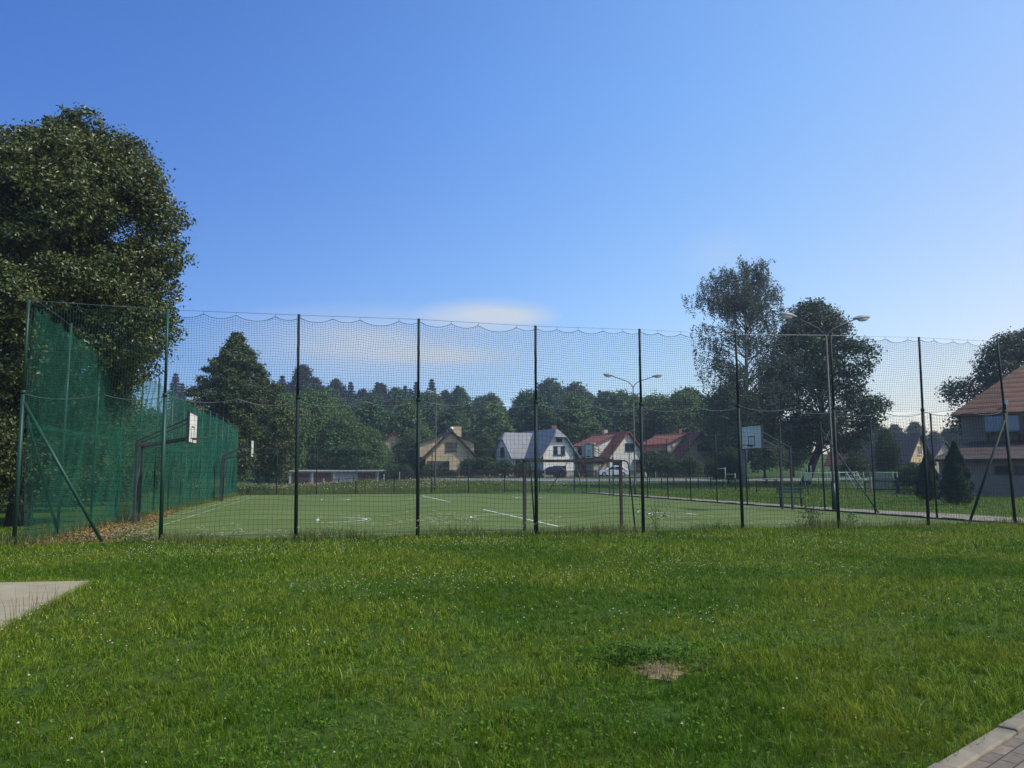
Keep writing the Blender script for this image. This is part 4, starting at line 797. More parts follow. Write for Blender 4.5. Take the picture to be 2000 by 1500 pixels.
def house_root(px, d, a, label, name='house', cat='house'):
    p = at(px, 925, d); return thing(name, label, cat, (p[0], p[1], float(hz(p[0], p[1])) - 0.05), R(a))
def walls(mb, w, y0, y1, e, rg, x0=0.0): mb.extrude([(x0 - w / 2, -0.5), (x0 + w / 2, -0.5), (x0 + w / 2, e), (x0, rg), (x0 - w / 2, e)], y0, y1, 'y')
def shed_dormer(root, s, xo, y0, y1, z0, z1, xi, zi, wm, rm, win=True):
    """dormer on the slope s; outer face at x=s*xo from z0 to z1, its flat roof runs in to x=s*xi at height zi"""
    b = MB(); b.extrude([(s * xo, z0), (s * xo, z1), (s * xi, zi), (s * xi, z0)], y0, y1, 'y'); dm = b.build('dormer', M[wm], root)
    b = MB(); q = [(s * (xo + 0.4), y0 - 0.35, z1 - 0.12), (s * (xo + 0.4), y1 + 0.35, z1 - 0.12), (s * xi, y1 + 0.35, zi + 0.05), (s * xi, y0 - 0.35, zi + 0.05)]
    n = (Vector(q[1]) - Vector(q[0])).cross(Vector(q[2]) - Vector(q[0])); q = q if n.z > 0 else q[::-1]
    b.slab(q, 0.16); b.build('dormer_roof', M[rm], dm)
    return dm

# yellow house
h = house_root(880, 123, 14, 'yellow gabled house with dark brown roof and broad cream chimney')
b = MB(); walls(b, 8.0, 0, 10.5, 3.1, 7.1); b.build('wall', M['cream'], h)
b = MB(); gable_roof(b, 8.0, -0.72, 11.2, 3.16, 7.16, ov=1.0); b.build('roof', M['brownroof'], h)
shed_dormer(h, -1, 4.9, 1.6, 8.5, 3.2, 5.35, 1.2, 6.5, 'cream', 'brownroof'); shed_dormer(h, 1, 4.1, 1.8, 8.5, 3.6, 5.5, 1.0, 6.5, 'cream', 'brownroof')
b = MB(); b.b2((0.9, 3.0, 5.0), (2.2, 4.2, 8.3)); ch = b.build('chimney', M['cream'], h, bevel=0.03); b = MB(); b.b2((0.84, 2.94, 8.3), (2.26, 4.26, 8.4)); b.build('chimney_cap', M['darkframe'], ch)
window(h, (0.0, 4.75, 0), 1.6, 1.25, 'f', 'darkframe', 1); window(h, (-2.0, 1.3, 0), 3.4, 2.3, 'f', 'darkframe', 2); window(h, (2.7, 1.2, 0), 2.2, 2.4, 'f', 'darkframe', 1); window(h, (4.6, 4.3, -4.9), 1.2, 1.2, 'l', 'darkframe', 0)
b = MB(); b.tube([(0.45, 2.2, 7.3), (0.45, 2.2, 7.9)], 0.025, 6); b.tube([(0.45, 2.13, 7.75), (0.45, 2.05, 7.75)], [0.06, 0.36], 14); b.build('satellite_dish', M['whiteframe'], h, smooth=True)
b = MB(); b.tube([(0.2, -0.02, 3.55), (0.2, -0.3, 3.75)], 0.03, 6); b.tube([(0.2, -0.3, 3.75), (0.2, -0.45, 3.68)], [0.06, 0.12], 8); b.build('wall_lamp', M['whiteframe'], h)

# white house with zinc roof: front gable wing + side wing
h = house_root(1092, 120, 27, 'white house with grey metal half-hipped roof and side wing')
def halfhip(b, w, y0, y1, e, rg, ov, hipz, x0=0.0, back=True):
    """gable roof along y with the front gable tip clipped at hipz"""
    sl = (rg - e) / (w / 2); ex = w / 2 + ov; ez = rg - sl * ex; hx = (rg - hipz) / sl; run = (rg - hipz) * 0.95
    for s in (-1, 1):
        q = [(x0 + s * ex, y0, ez), (x0 + s * ex, y1, ez), (x0, y1, rg), (x0, y0 + run, rg), (x0 + s * hx, y0, hipz)]
        n = (Vector(q[1]) - Vector(q[0])).cross(Vector(q[2]) - Vector(q[0])); b.slab(q if n.z > 0 else q[::-1], 0.14)
    q = [(x0 - hx, y0 - 0.02, hipz), (x0 + hx, y0 - 0.02, hipz), (x0, y0 + run, rg)]; b.slab(q, 0.142)
    return hx
b = MB(); hw, hr, he = 5.6, 7.35, 3.7; hip = 6.0; sl = (hr - he) / (hw / 2); hx = (hr - hip) / sl
b.extrude([(-hw / 2, -0.6), (hw / 2, -0.6), (hw / 2, he), (hx, hip - 0.02), (-hx, hip - 0.02), (-hw / 2, he)], 0, 11.5, 'y'); b.build('wall', M['white'], h)
b = MB(); halfhip(b, hw, -0.55, 12, he + 0.05, hr + 0.05, 0.75, hip); rf = b.build('roof', M['metalroof'], h)
# side wing to the left: ridge along x
b = MB(); y0, y1, e2, r2 = 5.3, 10.3, 3.6, 7.0; ym = (y0 + y1) / 2
b.extrude([(y0, -0.6), (y1, -0.6), (y1, e2), (ym + 0.9, 6.0), (ym - 0.9, 6.0), (y0, e2)], -5.9, -hw / 2 - 0.003, 'x'); b.build('side_wing', M['white'], h)
b = MB(); s2 = (r2 - e2) / ((y1 - y0) / 2); oy = 0.6; ez = r2 - s2 * ((y1 - y0) / 2 + oy)
b.slab([(-5.9, y0 - oy, ez), (-1.5, y0 - oy, ez), (-0.4, ym, r2), (-5.4, ym, r2), (-6.3, ym - 0.85, 5.84)], 0.14)
q = [(-5.9, y1 + oy, ez), (-1.5, y1 + oy, ez), (-0.4, ym, r2), (-5.4, ym, r2), (-6.3, ym + 0.85, 5.84)][::-1]; b.slab(q, 0.14)
b.slab([(-6.32, ym + 0.85, 5.84), (-6.32, ym - 0.85, 5.84), (-5.4, ym, r2)], 0.142); b.build('side_wing_roof', M['metalroof'], h)
b = MB(); b.b2((0.7, 3.3, 6.2), (1.5, 4.1, 8.1)); b.build('chimney', M['brickred'], h, bevel=0.02)
window(h, (0, 4.05, 0), 1.9, 1.2, 'f', 'darkframe', 2, True); window(h, (0.05, 0.9, 0), 2.1, 1.5, 'f', 'darkframe', 1); window(h, (0, 5.65, 0), 0.9, 0.35, 'f', 'darkframe', 0)
window(h, (-4.4, 2.0, y0), 0.7, 1.0, 'f', 'darkframe', 0); window(h, (1.8, 0.6, -hw / 2), 1.5, 1.1, 'l', 'darkframe', 1); window(h, (ym, 3.9, -5.9), 1.1, 1.4, 'l', 'darkframe', 0)
b = MB(); b.tube([(-hw / 2 - 0.1, -0.12, 3.6), (-hw / 2 - 0.08, -0.1, -0.4)], 0.05, 8); b.build('drainpipe', M['darkframe'], h)
b = MB(); b.slab([(2.9, 0.2, 2.5), (4.9, 0.2, 2.0), (4.9, 4, 2.0), (2.9, 4, 2.5)], 0.12); b.b2((4.7, 0.3, -0.5), (4.82, 0.42, 1.98)); b.build('porch', M['brownroof'], h)

# white house with red roof
h = house_root(1226, 124, 27, 'white house with steep red tiled roof and wide flat dormer')
b = MB(); walls(b, 7.4, 0, 9.5, 2.9, 7.0); b.build('wall', M['white'], h)
b = MB(); gable_roof(b, 7.4, -0.55, 10, 2.96, 7.06, ov=0.95); b.build('roof', M['redroof'], h)
dm = shed_dormer(h, -1, 4.4, 2.6, 8.9, 3.2, 5.0, 0.7, 6.6, 'white', 'redroof')
window(dm, (4.2, 4.2, -4.4), 1.0, 1.1, 'l', 'darkframe', 0); window(dm, (7.2, 4.2, -4.4), 1.0, 1.1, 'l', 'darkframe', 0)
b = MB(); b.b2((-5.3, 2.3, 3.1), (-4.42, 5.2, 5.35)); b.build('balcony', M['palewall'], h)
window(h, (0.35, 4.7, 0), 1.5, 1.1, 'f', 'darkframe', 1); window(h, (2.2, 1.6, 0), 1.1, 1.5, 'f', 'darkframe', 0); window(h, (-2.0, 1.2, 0), 1.6, 2.2, 'f', 'darkframe', 1)
b = MB(); b.slab([(-6.6, -0.2, 2.1), (-3.8, -0.2, 2.85), (-3.8, 9, 2.85), (-6.6, 9, 2.1)], 0.14); b.build('lean_to_roof', M['brownroof'], h)
b = MB(); b.b2((-6.3, 0.2, -0.5), (-3.72, 8.8, 2.05)); b.build('annex', M['palewall'], h)
window(h, (3.0, 1.2, -6.3), 1.1, 1.0, 'l', 'darkframe', 1); window(h, (6.4, 1.2, -6.3), 1.1, 1.0, 'l', 'darkframe', 1)
b = MB(); b.b2((-0.35, 6.0, 6.4), (0.35, 6.7, 7.75)); b.build('chimney', M['palewall'], h)
b = MB(); b.b2((1.0, -1.2, 2.55), (3.5, -0.01, 2.7)); b.tube([(1.05, -1.15, 3.6), (3.45, -1.15, 3.6)], 0.03, 6)
for x in np.linspace(1.05, 3.45, 9): b.tube([(x, -1.15, 2.7), (x, -1.15, 3.6)], 0.018, 5)
b.build('balcony', M['darkframe'], h)

# red-roofed cream house among trees
h = house_root(1366, 126, 30, 'cream house with weathered red roof half hidden by dark trees')
b = MB(); walls(b, 8.4, 0, 10, 2.9, 7.0); b.build('wall', M['cream'], h)
b = MB(); gable_roof(b, 8.4, -0.7, 10.6, 2.96, 7.06, ov=0.9); b.build('roof', M['redroof'], h)
shed_dormer(h, -1, 4.7, 2.4, 9.2, 3.2, 5.2, 0.7, 6.7, 'palewall', 'redroof')
window(h, (0.3, 4.6, 0), 1.4, 1.2, 'f', 'whiteframe', 1); window(h, (1.8, 1.2, 0), 1.5, 1.3, 'f', 'darkframe', 1); window(h, (-2.2, 1.2, 0), 1.5, 1.3, 'f', 'darkframe', 1)
b = MB(); b.b2((0.4, 5, 6.2), (1.0, 5.6, 7.9)); b.build('chimney', M['brickred'], h)

def simple_house(px, d, a, label, w, l, e, rg, wm, rm, wins=(), ov=0.6):
    h = house_root(px, d, a, label)
    b = MB(); walls(b, w, 0, l, e, rg); b.build('wall', M[wm], h)
    b = MB(); gable_roof(b, w, -0.5, l + 0.5, e + 0.06, rg + 0.06, ov=ov); b.build('roof', M[rm], h)
    for wi in wins: window(h, *wi)
    b = MB(); b.b2((0.3, l * .55, rg - 0.8), (0.9, l * .55 + .6, rg + 0.9)); b.build('chimney', M['brickred'], h)
    return h
h = simple_house(1708, 128, 38, 'small red-roofed house with pale gable right of the round-crowned tree', 7.0, 5.8, 2.6, 6.6, 'palewall', 'redroof', (((0, 4.2, 0), 1.2, 1.1, 'f', 'darkframe', 1), ((1.6, 1.2, 0), 1.2, 1.2, 'f', 'darkframe', 1)), 0.9)
b = MB(); b.b2((-3.2, -1.5, 2.55), (2.6, -0.01, 2.75)); b.build('balcony', M['darkframe'], h)
simple_house(1797, 118, 38, 'cream gabled house with dark roof between the evergreens and the red-roofed house', 7.6, 9, 2.3, 6.3, 'cream', 'darkroof', (((0.2, 3.9, 0), 1.3, 1.2, 'f', 'whiteframe', 1), ((-1.8, 1.0, 0), 1.2, 1.2, 'f', 'whiteframe', 1), ((1.8, 1.0, 0), 1.2, 1.2, 'f', 'whiteframe', 1)), 0.7)
simple_house(1846, 130, 20, 'low pale house with grey roof left of the big building', 6.2, 8, 2.4, 5.6, 'palewall', 'slateroof', (((0, 1.3, 0), 1.2, 1.1, 'f', 'darkframe', 1),), 0.6)

# small tower-like house peeking from the trees
h = house_root(768, 136, 5, 'small house with orange roof peeking out of the trees behind the garages')
b = MB(); walls(b, 4.2, 0, 6, 6.6, 8.3); b.build('wall', M['cream'], h); b = MB(); gable_roof(b, 4.2, -0.4, 6.4, 6.66, 8.4, ov=0.5); b.build('roof', M['redroof'], h)
window(h, (0.3, 5.6, 0), 1.0, 1.3, 'f', 'whiteframe', 1)

# garages: one low building with separate doors
gp = at(565, 925, 111); gq = at(778, 925, 113); gl = float(np.linalg.norm(gq[:2] - gp[:2])); ga_ = math.atan2(gq[1] - gp[1], gq[0] - gp[0])
M['garage'] = mat('garage_wall', (0.3, 0.25, 0.2), (0.2, 0.17, 0.14), scale=1.5, rough=0.9); M['gdoor'] = mat('brown_door', (0.11, 0.05, 0.035), (0.07, 0.035, 0.028), scale=2, rough=0.7, stretch=(8, 1, 1)); M['gdoor2'] = mat('grey_door', (0.26, 0.29, 0.3), (0.19, 0.21, 0.22), scale=2, rough=0.7, stretch=(8, 1, 1)); M['gtrim'] = mat('white_trim', (0.5, 0.48, 0.44), scale=3, rough=0.85)
h = thing('garage_row', 'low row of joined garages with brown and grey doors at the meadow edge', 'garages', (gp[0], gp[1], -0.1), ga_)
b = MB(); b.b2((0, 0, -0.2), (gl, 5.5, 2.2)); b.build('wall', M['garage'], h)
b = MB(); b.slab([(-0.25, -0.3, 2.2), (gl + 0.25, -0.3, 2.2), (gl + 0.25, 5.8, 2.3), (-0.25, 5.8, 2.3)], 0.16); b.build('roof', M['gtrim'], h)
nd = 5
for k in range(nd):
    x0 = gl * k / nd
    b = MB(); b.b2((x0 + 0.28, -0.05, -0.1), (x0 + gl / nd - 0.28, -0.003, 1.95)); b.build('door', M['gdoor2' if k == 2 else 'gdoor'], h)
    b = MB(); b.b2((x0 - 0.02, -0.09, -0.15), (x0 + 0.26, -0.004, 2.19)); b.build('pillar', M['gtrim'], h)

# big building at the right
c = at(1884, 925, 62)
h = thing('large_house', 'big old building with orange tiled roof and wooden balconies at the right edge', 'building', (c[0], c[1], gz(c)), R(-36))
b = MB(); b.b2((0, 0, -0.4), (16, 12, 6.25)); b.build('wall', M['greywall'], h)
b = MB(); b.slab([(-0.55, -0.7, 6.2), (16.5, -0.7, 6.2), (12.6, 5.7, 11.2), (5.2, 6.0, 11.2)], 0.2); b.slab([(-0.55, 12.7, 6.2), (-0.55, -0.7, 6.2), (5.2, 6.0, 11.2)], 0.198)
b.slab([(16.5, 12.7, 6.2), (-0.55, 12.7, 6.2), (5.2, 6.0, 11.2), (12.6, 5.7, 11.2)], 0.2); b.slab([(16.5, -0.7, 6.2), (16.5, 12.7, 6.2), (12.6, 5.7, 11.2)], 0.2); b.build('roof', M['orangeroof'], h)
M['timber'] = mat('weathered_timber', (0.11, 0.08, 0.06), (0.06, 0.045, 0.035), scale=3, rough=0.85, stretch=(1, 1, 6)); M['bluegrey'] = mat('blue_grey_boards', (0.24, 0.29, 0.33), (0.15, 0.18, 0.2), scale=2, rough=0.85, stretch=(8, 1, 1))
b = MB(); b.b2((1.7, -1.3, 4.95), (3.9, -1.2, 6.05)); b.b2((1.7, -1.2, 4.85), (3.9, -0.003, 4.95)); bl = b.build('balcony', M['bluegrey'], h)
b = MB()
for x in (1.8, 3.8): b.bar((x, -1.2, 4.85), (x, -0.02, 3.5), 0.1); b.b2((x - .06, -0.1, 3.4), (x + .06, -0.003, 4.85))
b.build('bracket', M['timber'], bl)
b = MB(); b.b2((3.95, -1.3, 4.6), (8.5, -0.003, 4.75)); b.b2((3.95, -1.32, 4.75), (8.5, -1.27, 5.0)); b.b2((3.95, -1.3, 6.0), (8.5, -1.22, 6.12))
for x in (4.0, 5.6, 7.2): b.b2((x, -1.3, 4.75), (x + .1, -1.2, 6.0))
b.bar((4.1, -1.25, 4.6), (4.1, -0.02, 3.6), 0.1); b.bar((5.6, -1.25, 4.6), (5.6, -0.02, 3.6), 0.1); b.build('balcony', M['timber'], h)
b = MB(); b.b2((4.2, -0.06, 4.75), (8.4, -0.004, 6.15)); b.build('balcony_shade', M['shade_sheet'], h)  # dark sheet on the flat wall, painted shade of the covered balcony
b = MB(); b.b2((3.0, -0.35, 6.95), (3.25, -0.2, 7.3)); b.build('roof_vent', M['whiteframe'], h)
b = MB(); b.b2((-1.2, -4.6, -0.4), (13, -0.005, 2.55)); b.build('annex', M['greywall'], h)
b = MB(); b.slab([(-1.7, -5.2, 2.55), (13.5, -5.2, 2.55), (13.5, -0.15, 4.0), (0.6, -0.15, 4.0)], 0.2); b.build('annex_roof', M['brownroof'], h)
window(h, (2.9, 1.95, -4.6), 0.9, 0.42, 'f', 'darkframe', 0); window(h, (4.1, 1.95, -4.6), 0.9, 0.42, 'f', 'darkframe', 1); window(h, (-0.6, 1.7, -4.6), 0.5, 0.6, 'f', 'darkframe', 0)

# ------------------------------------------------------------------ garden fences
def picket(pa, pb, hgt, label, m, sp=0.16, pw=0.09, post_step=2.4, name='picket_fence'):
    pa, pb = np.array(pa[:2]), np.array(pb[:2]); L = float(np.linalg.norm(pb - pa)); a = math.atan2(*(pb - pa)[::-1]); z0 = float(hz(*pa)) - 0.05
    T = lambda s: float(hz(*(pa + (pb - pa) * s / L))) - 0.05 - z0
    f = thing(name, label, 'fence', (pa[0], pa[1], z0), a)
    b = MB(); n = int(L / sp)
    for k in range(n): s = k * sp; b.b2((s, -0.012, T(s) + 0.08), (s + pw, 0.012, T(s) + hgt + 0.02 * math.sin(k * 2.1)))
    for q in (0.25, 0.8): b.bar((0, 0.03, T(0) + hgt * q), (L, 0.03, T(L) + hgt * q), 0.03, 0.07)
    b.build('panel', m, f)
    for k in range(int(L / post_step) + 1): s = k * post_step; b = MB(); b.b2((s - 0.06, -0.09, T(s) - 0.2), (s + 0.06, 0.1, T(s) + hgt + 0.06)); b.build('post', m if k % 4 else M['palewall'], f)
M['brownfence'] = mat('brown_fence', (0.06, 0.036, 0.03), (0.035, 0.022, 0.02), scale=3, rough=0.85)
picket(at(780, 925, 109), at(1062, 925, 109), 1.15, 'dark brown picket fence before the yellow and white houses', M['brownfence'])
picket(at(1064, 925, 109), at(1262, 925, 110), 1.05, 'low dark fence with pale posts before the two white houses', M['brownfence'])
picket(at(1280, 925, 109), at(1420, 925, 109), 0.8, 'low brown fence before the cream house', M['brownfence'])
picket(at(632, 925, 104), at(772, 925, 104), 1.0, 'thin rusty fence in front of the garage doors', M['gdoor'], sp=0.5, pw=0.04, post_step=2.0, name='rail_fence')
picket(at(1700, 925, 68), at(2010, 925, 56), 1.3, 'dark mesh garden fence behind the evergreens', M['darkpost'], sp=0.11, pw=0.018, post_step=2.6, name='mesh_fence')
def wire_fence(pa, pb, hgt, label, m, step):
    pa, pb = np.array(pa[:2]), np.array(pb[:2]); L = float(np.linalg.norm(pb - pa)); a = math.atan2(*(pb - pa)[::-1]); z0 = float(hz(*pa)) - 0.05
    T = lambda s: float(hz(*(pa + (pb - pa) * s / L))) - 0.05 - z0
    f = thing('wire_fence', label, 'fence', (pa[0], pa[1], z0), a)
    for k in range(int(L / step) + 1): s = k * step; b = MB(); b.tube([(s, 0, T(s) - 0.2), (s, 0, T(s) + hgt)], 0.045, 8); b.build('post', m, f)
    for q in (0.5, 0.95): b = MB(); b.tube([(s, 0, T(s) + hgt * q) for s in np.linspace(0, L, 8)], 0.012, 5); b.build('wire', m, f)
wire_fence(at(1268, 925, 76), at(1470, 925, 74), 1.15, 'low fence of green posts along the play lawn by the road', M['darkpost'], 1.15)
wire_fence(at(1476, 925, 66), at(1760, 925, 57), 1.15, 'low green post fence round the playground', M['darkpost'], 2.3)

# ------------------------------------------------------------------ cars
M['whitecar'] = mat('white_car_paint', (0.78, 0.79, 0.8), (0.74, 0.75, 0.76), scale=1, rough=0.25); M['darkcar'] = mat('dark_car_paint', (0.03, 0.036, 0.05), scale=1, rough=0.25)
M['tyre'] = mat('tyre', (0.02, 0.02, 0.02), scale=6, rough=0.9); M['hub'] = mat('hub', (0.4, 0.4, 0.42), scale=6, rough=0.4, metal=0.6); M['headlight'] = mat('headlight', (0.7, 0.72, 0.72), scale=5, rough=0.15); M['taillight'] = mat('taillight', (0.35, 0.02, 0.02), scale=5, rough=0.2)
def car(px, d, a, paint, label, lift=0.0):
    p = at(px, 925, d); r = thing('parked_car', label, 'car', (p[0], p[1], float(hz(p[0], p[1])) - 0.03 + lift), R(a))
    side = [(-2.05, .32), (-2.02, .62), (-1.95, .74), (-1.1, .9), (-.62, 1.28), (-.25, 1.44), (.6, 1.47), (1.3, 1.4), (1.75, 1.02), (2.0, .88), (2.04, .4), (1.95, .24), (-1.95, .24)]
    b = MB(); n = len(side); rings = []
    for y, k in ((-.84, .93), (-.8, 1.0), (.8, 1.0), (.84, .93)):
        rings.append([(x * (0.99 if k < 1 else 1), y * (0.86 if z > 1.2 else 1.0), .3 + (z - .3) * (k if z > .9 else 1)) for x, z in side])
    b.add([q for rg in rings for q in rg], [tuple(range(n)), tuple(3 * n + i for i in range(n))[::-1]] + [(k * n + i, (k + 1) * n + i, (k + 1) * n + (i + 1) % n, k * n + (i + 1) % n) for k in range(3) for i in range(n)])
    b.build('body', paint, r, bevel=0.025)
    for s in (-1, 1):
        b = MB(); b.slab([(-.82, s * .855, .94), (.15, s * .855, .96), (.15, s * .79, 1.33), (-.22, s * .79, 1.33)][::s], 0.01); b.slab([(.24, s * .855, .96), (1.42, s * .85, 1.0), (1.12, s * .79, 1.3), (.24, s * .79, 1.33)][::s], 0.01); b.build('side_window', M['pane'], r)
    b = MB(); b.slab([(-1.1, .62, .93), (-1.1, -.62, .93), (-.52, -.56, 1.37), (-.52, .56, 1.37)][::-1], 0.015); b.build('windscreen', M['pane'], r)
    b = MB(); b.slab([(1.77, -.6, 1.04), (1.77, .6, 1.04), (1.38, .54, 1.37), (1.38, -.54, 1.37)][::-1], -0.02); b.build('rear_window', M['pane'], r)
    for x in (-1.28, 1.28):
        for s in (-1, 1):
            b = MB(); b.tube([(x, s * .68, .31), (x, s * .87, .31)], .31, 18); w = b.build('wheel', M['tyre'], r); b = MB(); b.tube([(x, s * .865, .31), (x, s * .885, .31)], .2, 14); b.build('rim', M['hub'], w)
    for s in (-1, 1):
        b = MB(); b.box((-1.99, s * .58, .68), (.1, .34, .14)); b.build('headlight', M['headlight'], r, bevel=0.02); b = MB(); b.box((1.98, s * .66, .82), (.08, .2, .2)); b.build('tail_light', M['taillight'], r, bevel=0.02)
        b = MB(); b.box((-.72, s * .94, 1.0), (.1, .16, .12)); b.build('wing_mirror', paint, r, bevel=0.02)
car(1196, 105.5, 3, M['whitecar'], 'white hatchback parked before the red-roofed white house', 0.25)
car(1077, 111.5, 4, M['darkcar'], 'dark car parked behind the low fence under the white gable', 0.1)

# ------------------------------------------------------------------ bench, play equipment
M['benchgreen'] = mat('bench_green', (0.02, 0.09, 0.05), (0.014, 0.06, 0.036), scale=6, rough=0.6); M['palegreen'] = mat('pale_green_paint', (0.22, 0.34, 0.2), (0.15, 0.25, 0.15), scale=4, rough=0.55); M['playwhite'] = mat('pale_paint', (0.5, 0.52, 0.45), (0.36, 0.38, 0.32), scale=4, rough=0.55)
p = gnd(1543, 992); bn = thing('park_bench', 'dark green slatted park bench standing beside the pitch kerb', 'bench', (p[0] + 0.15, p[1] + 0.3, 0.03), R(-14))
for z, y in ((.72, .3), (.86, .34)): b = MB(); b.box((0, y, z), (1.35, .035, .11), rx=R(-12)); b.build('back_slat', M['benchgreen'], bn, bevel=.006)
for y in (-.12, 0.02, 0.16): b = MB(); b.box((-0.06, y, .45), (1.4, .11, .04)); b.build('seat_slat', M['benchgreen'], bn, bevel=.006)
for x in (-.5, .5):
    b = MB(); b.bar((x, -.12, 0), (x, -.12, .43), .06); b.bar((x, .2, 0), (x, .36, .95), .06); b.bar((x, -.16, .41), (x, .26, .41), .05); b.build('leg_frame', M['darkpost'], bn)

def climb(px, d, label, kind, rz):
    p = at(px, 925, d); z = float(hz(p[0], p[1])) - 0.03
    r = thing({'bars': 'pull_up_station', 'frame': 'overhead_climber', 'ladder': 'sloping_ladder', 'panel': 'play_wall'}[kind], label, 'play equipment', (p[0], p[1], z), R(rz))
    P = lambda x, y, h, m='palegreen', w=.05: (MB().tube([(x, y, -.1), (x, y, h)], w, 8)).build('post', M[m], r, smooth=True)
    def bar(a, c, w=.03, nm='bar', m='palegreen'): MB().tube([a, c], w, 8).build(nm, M[m], r, smooth=True)
    if kind == 'bars':
        for x, h in ((-.9, 2.1), (0, 2.15), (1.0, 1.55)): P(x, 0, h)
        bar((-.9, 0, 2.0), (0, 0, 2.0)); bar((0, 0, 1.45), (1.0, 0, 1.45))
    elif kind == 'frame':
        for x in (-1.6, -1.0, 0.1, 0.9, 1.7):
            for y in (-.4, .4): P(x, y, 1.75 + .55 * (x == -1.0) + .3 * (x == .1) * (y > 0))
        for y in (-.4, .4): bar((-1.6, y, 1.6), (3.6, y, 1.66), .04, 'top_rail', 'playwhite')
        for y in (-.4, .4): P(3.6, y, 1.7)
        for x in np.arange(-1.5, 3.6, .4): bar((x, -.4, 1.63), (x, .4, 1.63), .02, 'rung')
        for zz in (.4, .8, 1.2): bar((-1.6, -.4, zz), (-1.0, -.4, zz), .02, 'rung'); bar((.9, -.4, zz), (1.7, -.4, zz), .02, 'rung')
        b = MB(); b.b2((-1.75, -.46, .9), (-.95, -.43, 1.6)); b.build('side_panel', M['palegreen'], r)
    elif kind == 'ladder':
        for s in (0, 1.0): bar((s, 0, 1.75), (s + .7, -.5, 0), .045, 'ladder_rail', 'playwhite')
        for t in (.2, .4, .6, .8): bar((.7 * t, -.5 * t, 1.75 * (1 - t)), (1 + .7 * t, -.5 * t, 1.75 * (1 - t)), .03, 'rung', 'playwhite')
        P(0, .03, 1.8); P(1.0, .03, 1.8)
    else:
        for x in (-2.0, -1.4, 1.35, 1.75): P(x, 0, 1.75)
        for zz in (.35, .75, 1.15, 1.55): bar((-2.0, 0, zz), (-1.4, 0, zz), .025, 'rung')
        b = MB(); b.b2((-.9, -.03, .1), (1.25, .03, 1.68)); b.build('panel_board', M['greenpanel'], r, bevel=.01); bar((-2.0, 0, 1.7), (1.75, 0, 1.7), .035, 'top_rail')
M['greenpanel'] = mat('grey_green_board', (0.12, 0.19, 0.15), (0.09, 0.14, 0.11), scale=3, rough=0.7)
climb(1416, 76, 'pale green pull-up bars on the lawn left of the birch', 'bars', 8)
climb(1600, 74, 'long pale green climbing frame with overhead ladder behind the near lamp', 'frame', 4)
climb(1652, 72, 'sloping whitish ladder frame right of the near lamp post', 'ladder', 5)
climb(1715, 71, 'grey-green play panel between pale posts right of the sloping ladder', 'panel', 4)
p = at(1505, 925, 82); pt = thing('picnic_table', 'small dark picnic table between the birch and round-crowned tree trunks', 'table', (p[0], p[1], gz(p)), R(6))
b = MB(); b.box((0, 0, .74), (1.5, .75, .05)); b.build('table_top', M['timber'], pt)
for y in (-.65, .65): b = MB(); b.box((0, y, .45), (1.5, .25, .045)); b.build('seat', M['timber'], pt)
for x in (-.5, .5): b = MB(); b.bar((x, -.55, 0), (x, .3, .72), .07); b.bar((x, .55, 0), (x, -.3, .72), .07); b.b2((x - .03, -.7, .36), (x + .03, .7, .43)); b.build('leg_frame', M['timber'], pt)

# ------------------------------------------------------------------ grass, meadow, flowers, litter
def blades(base, h, w, r, lean=0.45):
    k = len(base); a = r.uniform(0, 6.283, k); s = np.stack([np.cos(a), np.sin(a), 0 * a], -1); dl = r.uniform(0, 6.283, k); ln = lean * h * r.random(k) ** 0.7
    d = np.stack([np.cos(dl) * ln, np.sin(dl) * ln, 0 * ln], -1); up = np.stack([0 * h, 0 * h, h], -1); hw = (w / 2)[:, None]
    m = base + up * 0.55 + d * 0.35; t = base + up * (1 - 0.25 * (ln / h) ** 2)[:, None] + d
    vs = np.stack([base - s * hw, base + s * hw, m + s * hw * 0.8, m - s * hw * 0.8, t], 1).reshape(-1, 3); i = np.arange(k)[:, None] * 5
    return vs, np.concatenate([i + np.array([[0, 1, 2]]), i + np.array([[0, 2, 3]]), i + np.array([[3, 2, 4]])], 0)
def vnoise(x, y, sc, seed):
    r = np.random.default_rng(seed); o = 0
    for k in range(7):
        a = r.uniform(0, 6.28); f = sc * r.uniform(0.6, 2.4); o = o + np.sin((x * math.cos(a) + y * math.sin(a)) * f + r.uniform(0, 6.28))
    return o / 7
slab_poly = [far[:2], (far + dl * 2.2)[:2], (c2 + dl * 2.2)[:2], c2[:2]]
def inpoly(x, y, poly):
    inside = np.zeros(len(x), bool); n = len(poly)
    for i in range(n):
        (x1, y1), (x2, y2) = poly[i], poly[(i + 1) % n]; c = ((y1 > y) != (y2 > y)) & (x < (x2 - x1) * (y - y1) / (y2 - y1 + 1e-12) + x1); inside ^= c
    return inside
def lawn_ok(x, y, m=0.0):
    u = (x - P0[0]) * U[0] + (y - P0[1]) * U[1]; v = (x - P0[0]) * V[0] + (y - P0[1]) * V[1]
    ok = ~((u > -0.1 + m) & (u < FW + 3.6) & (v > 0.55))
    ok &= ~inpoly(x, y, slab_poly); kx = (x - k1[0]) * kn[0] + (y - k1[1]) * kn[1]; ok &= kx < -0.01
    ok &= ((x - ep[0]) / 0.165) ** 2 + ((y - ep[1]) / 0.15) ** 2 > 1 + 0.5 * np.sin(x * 37 + y * 11) + 0.5 * np.sin(y * 41 - x * 19)
    return ok
r = np.random.default_rng(400); Pb, Hb, Wb = [], [], []
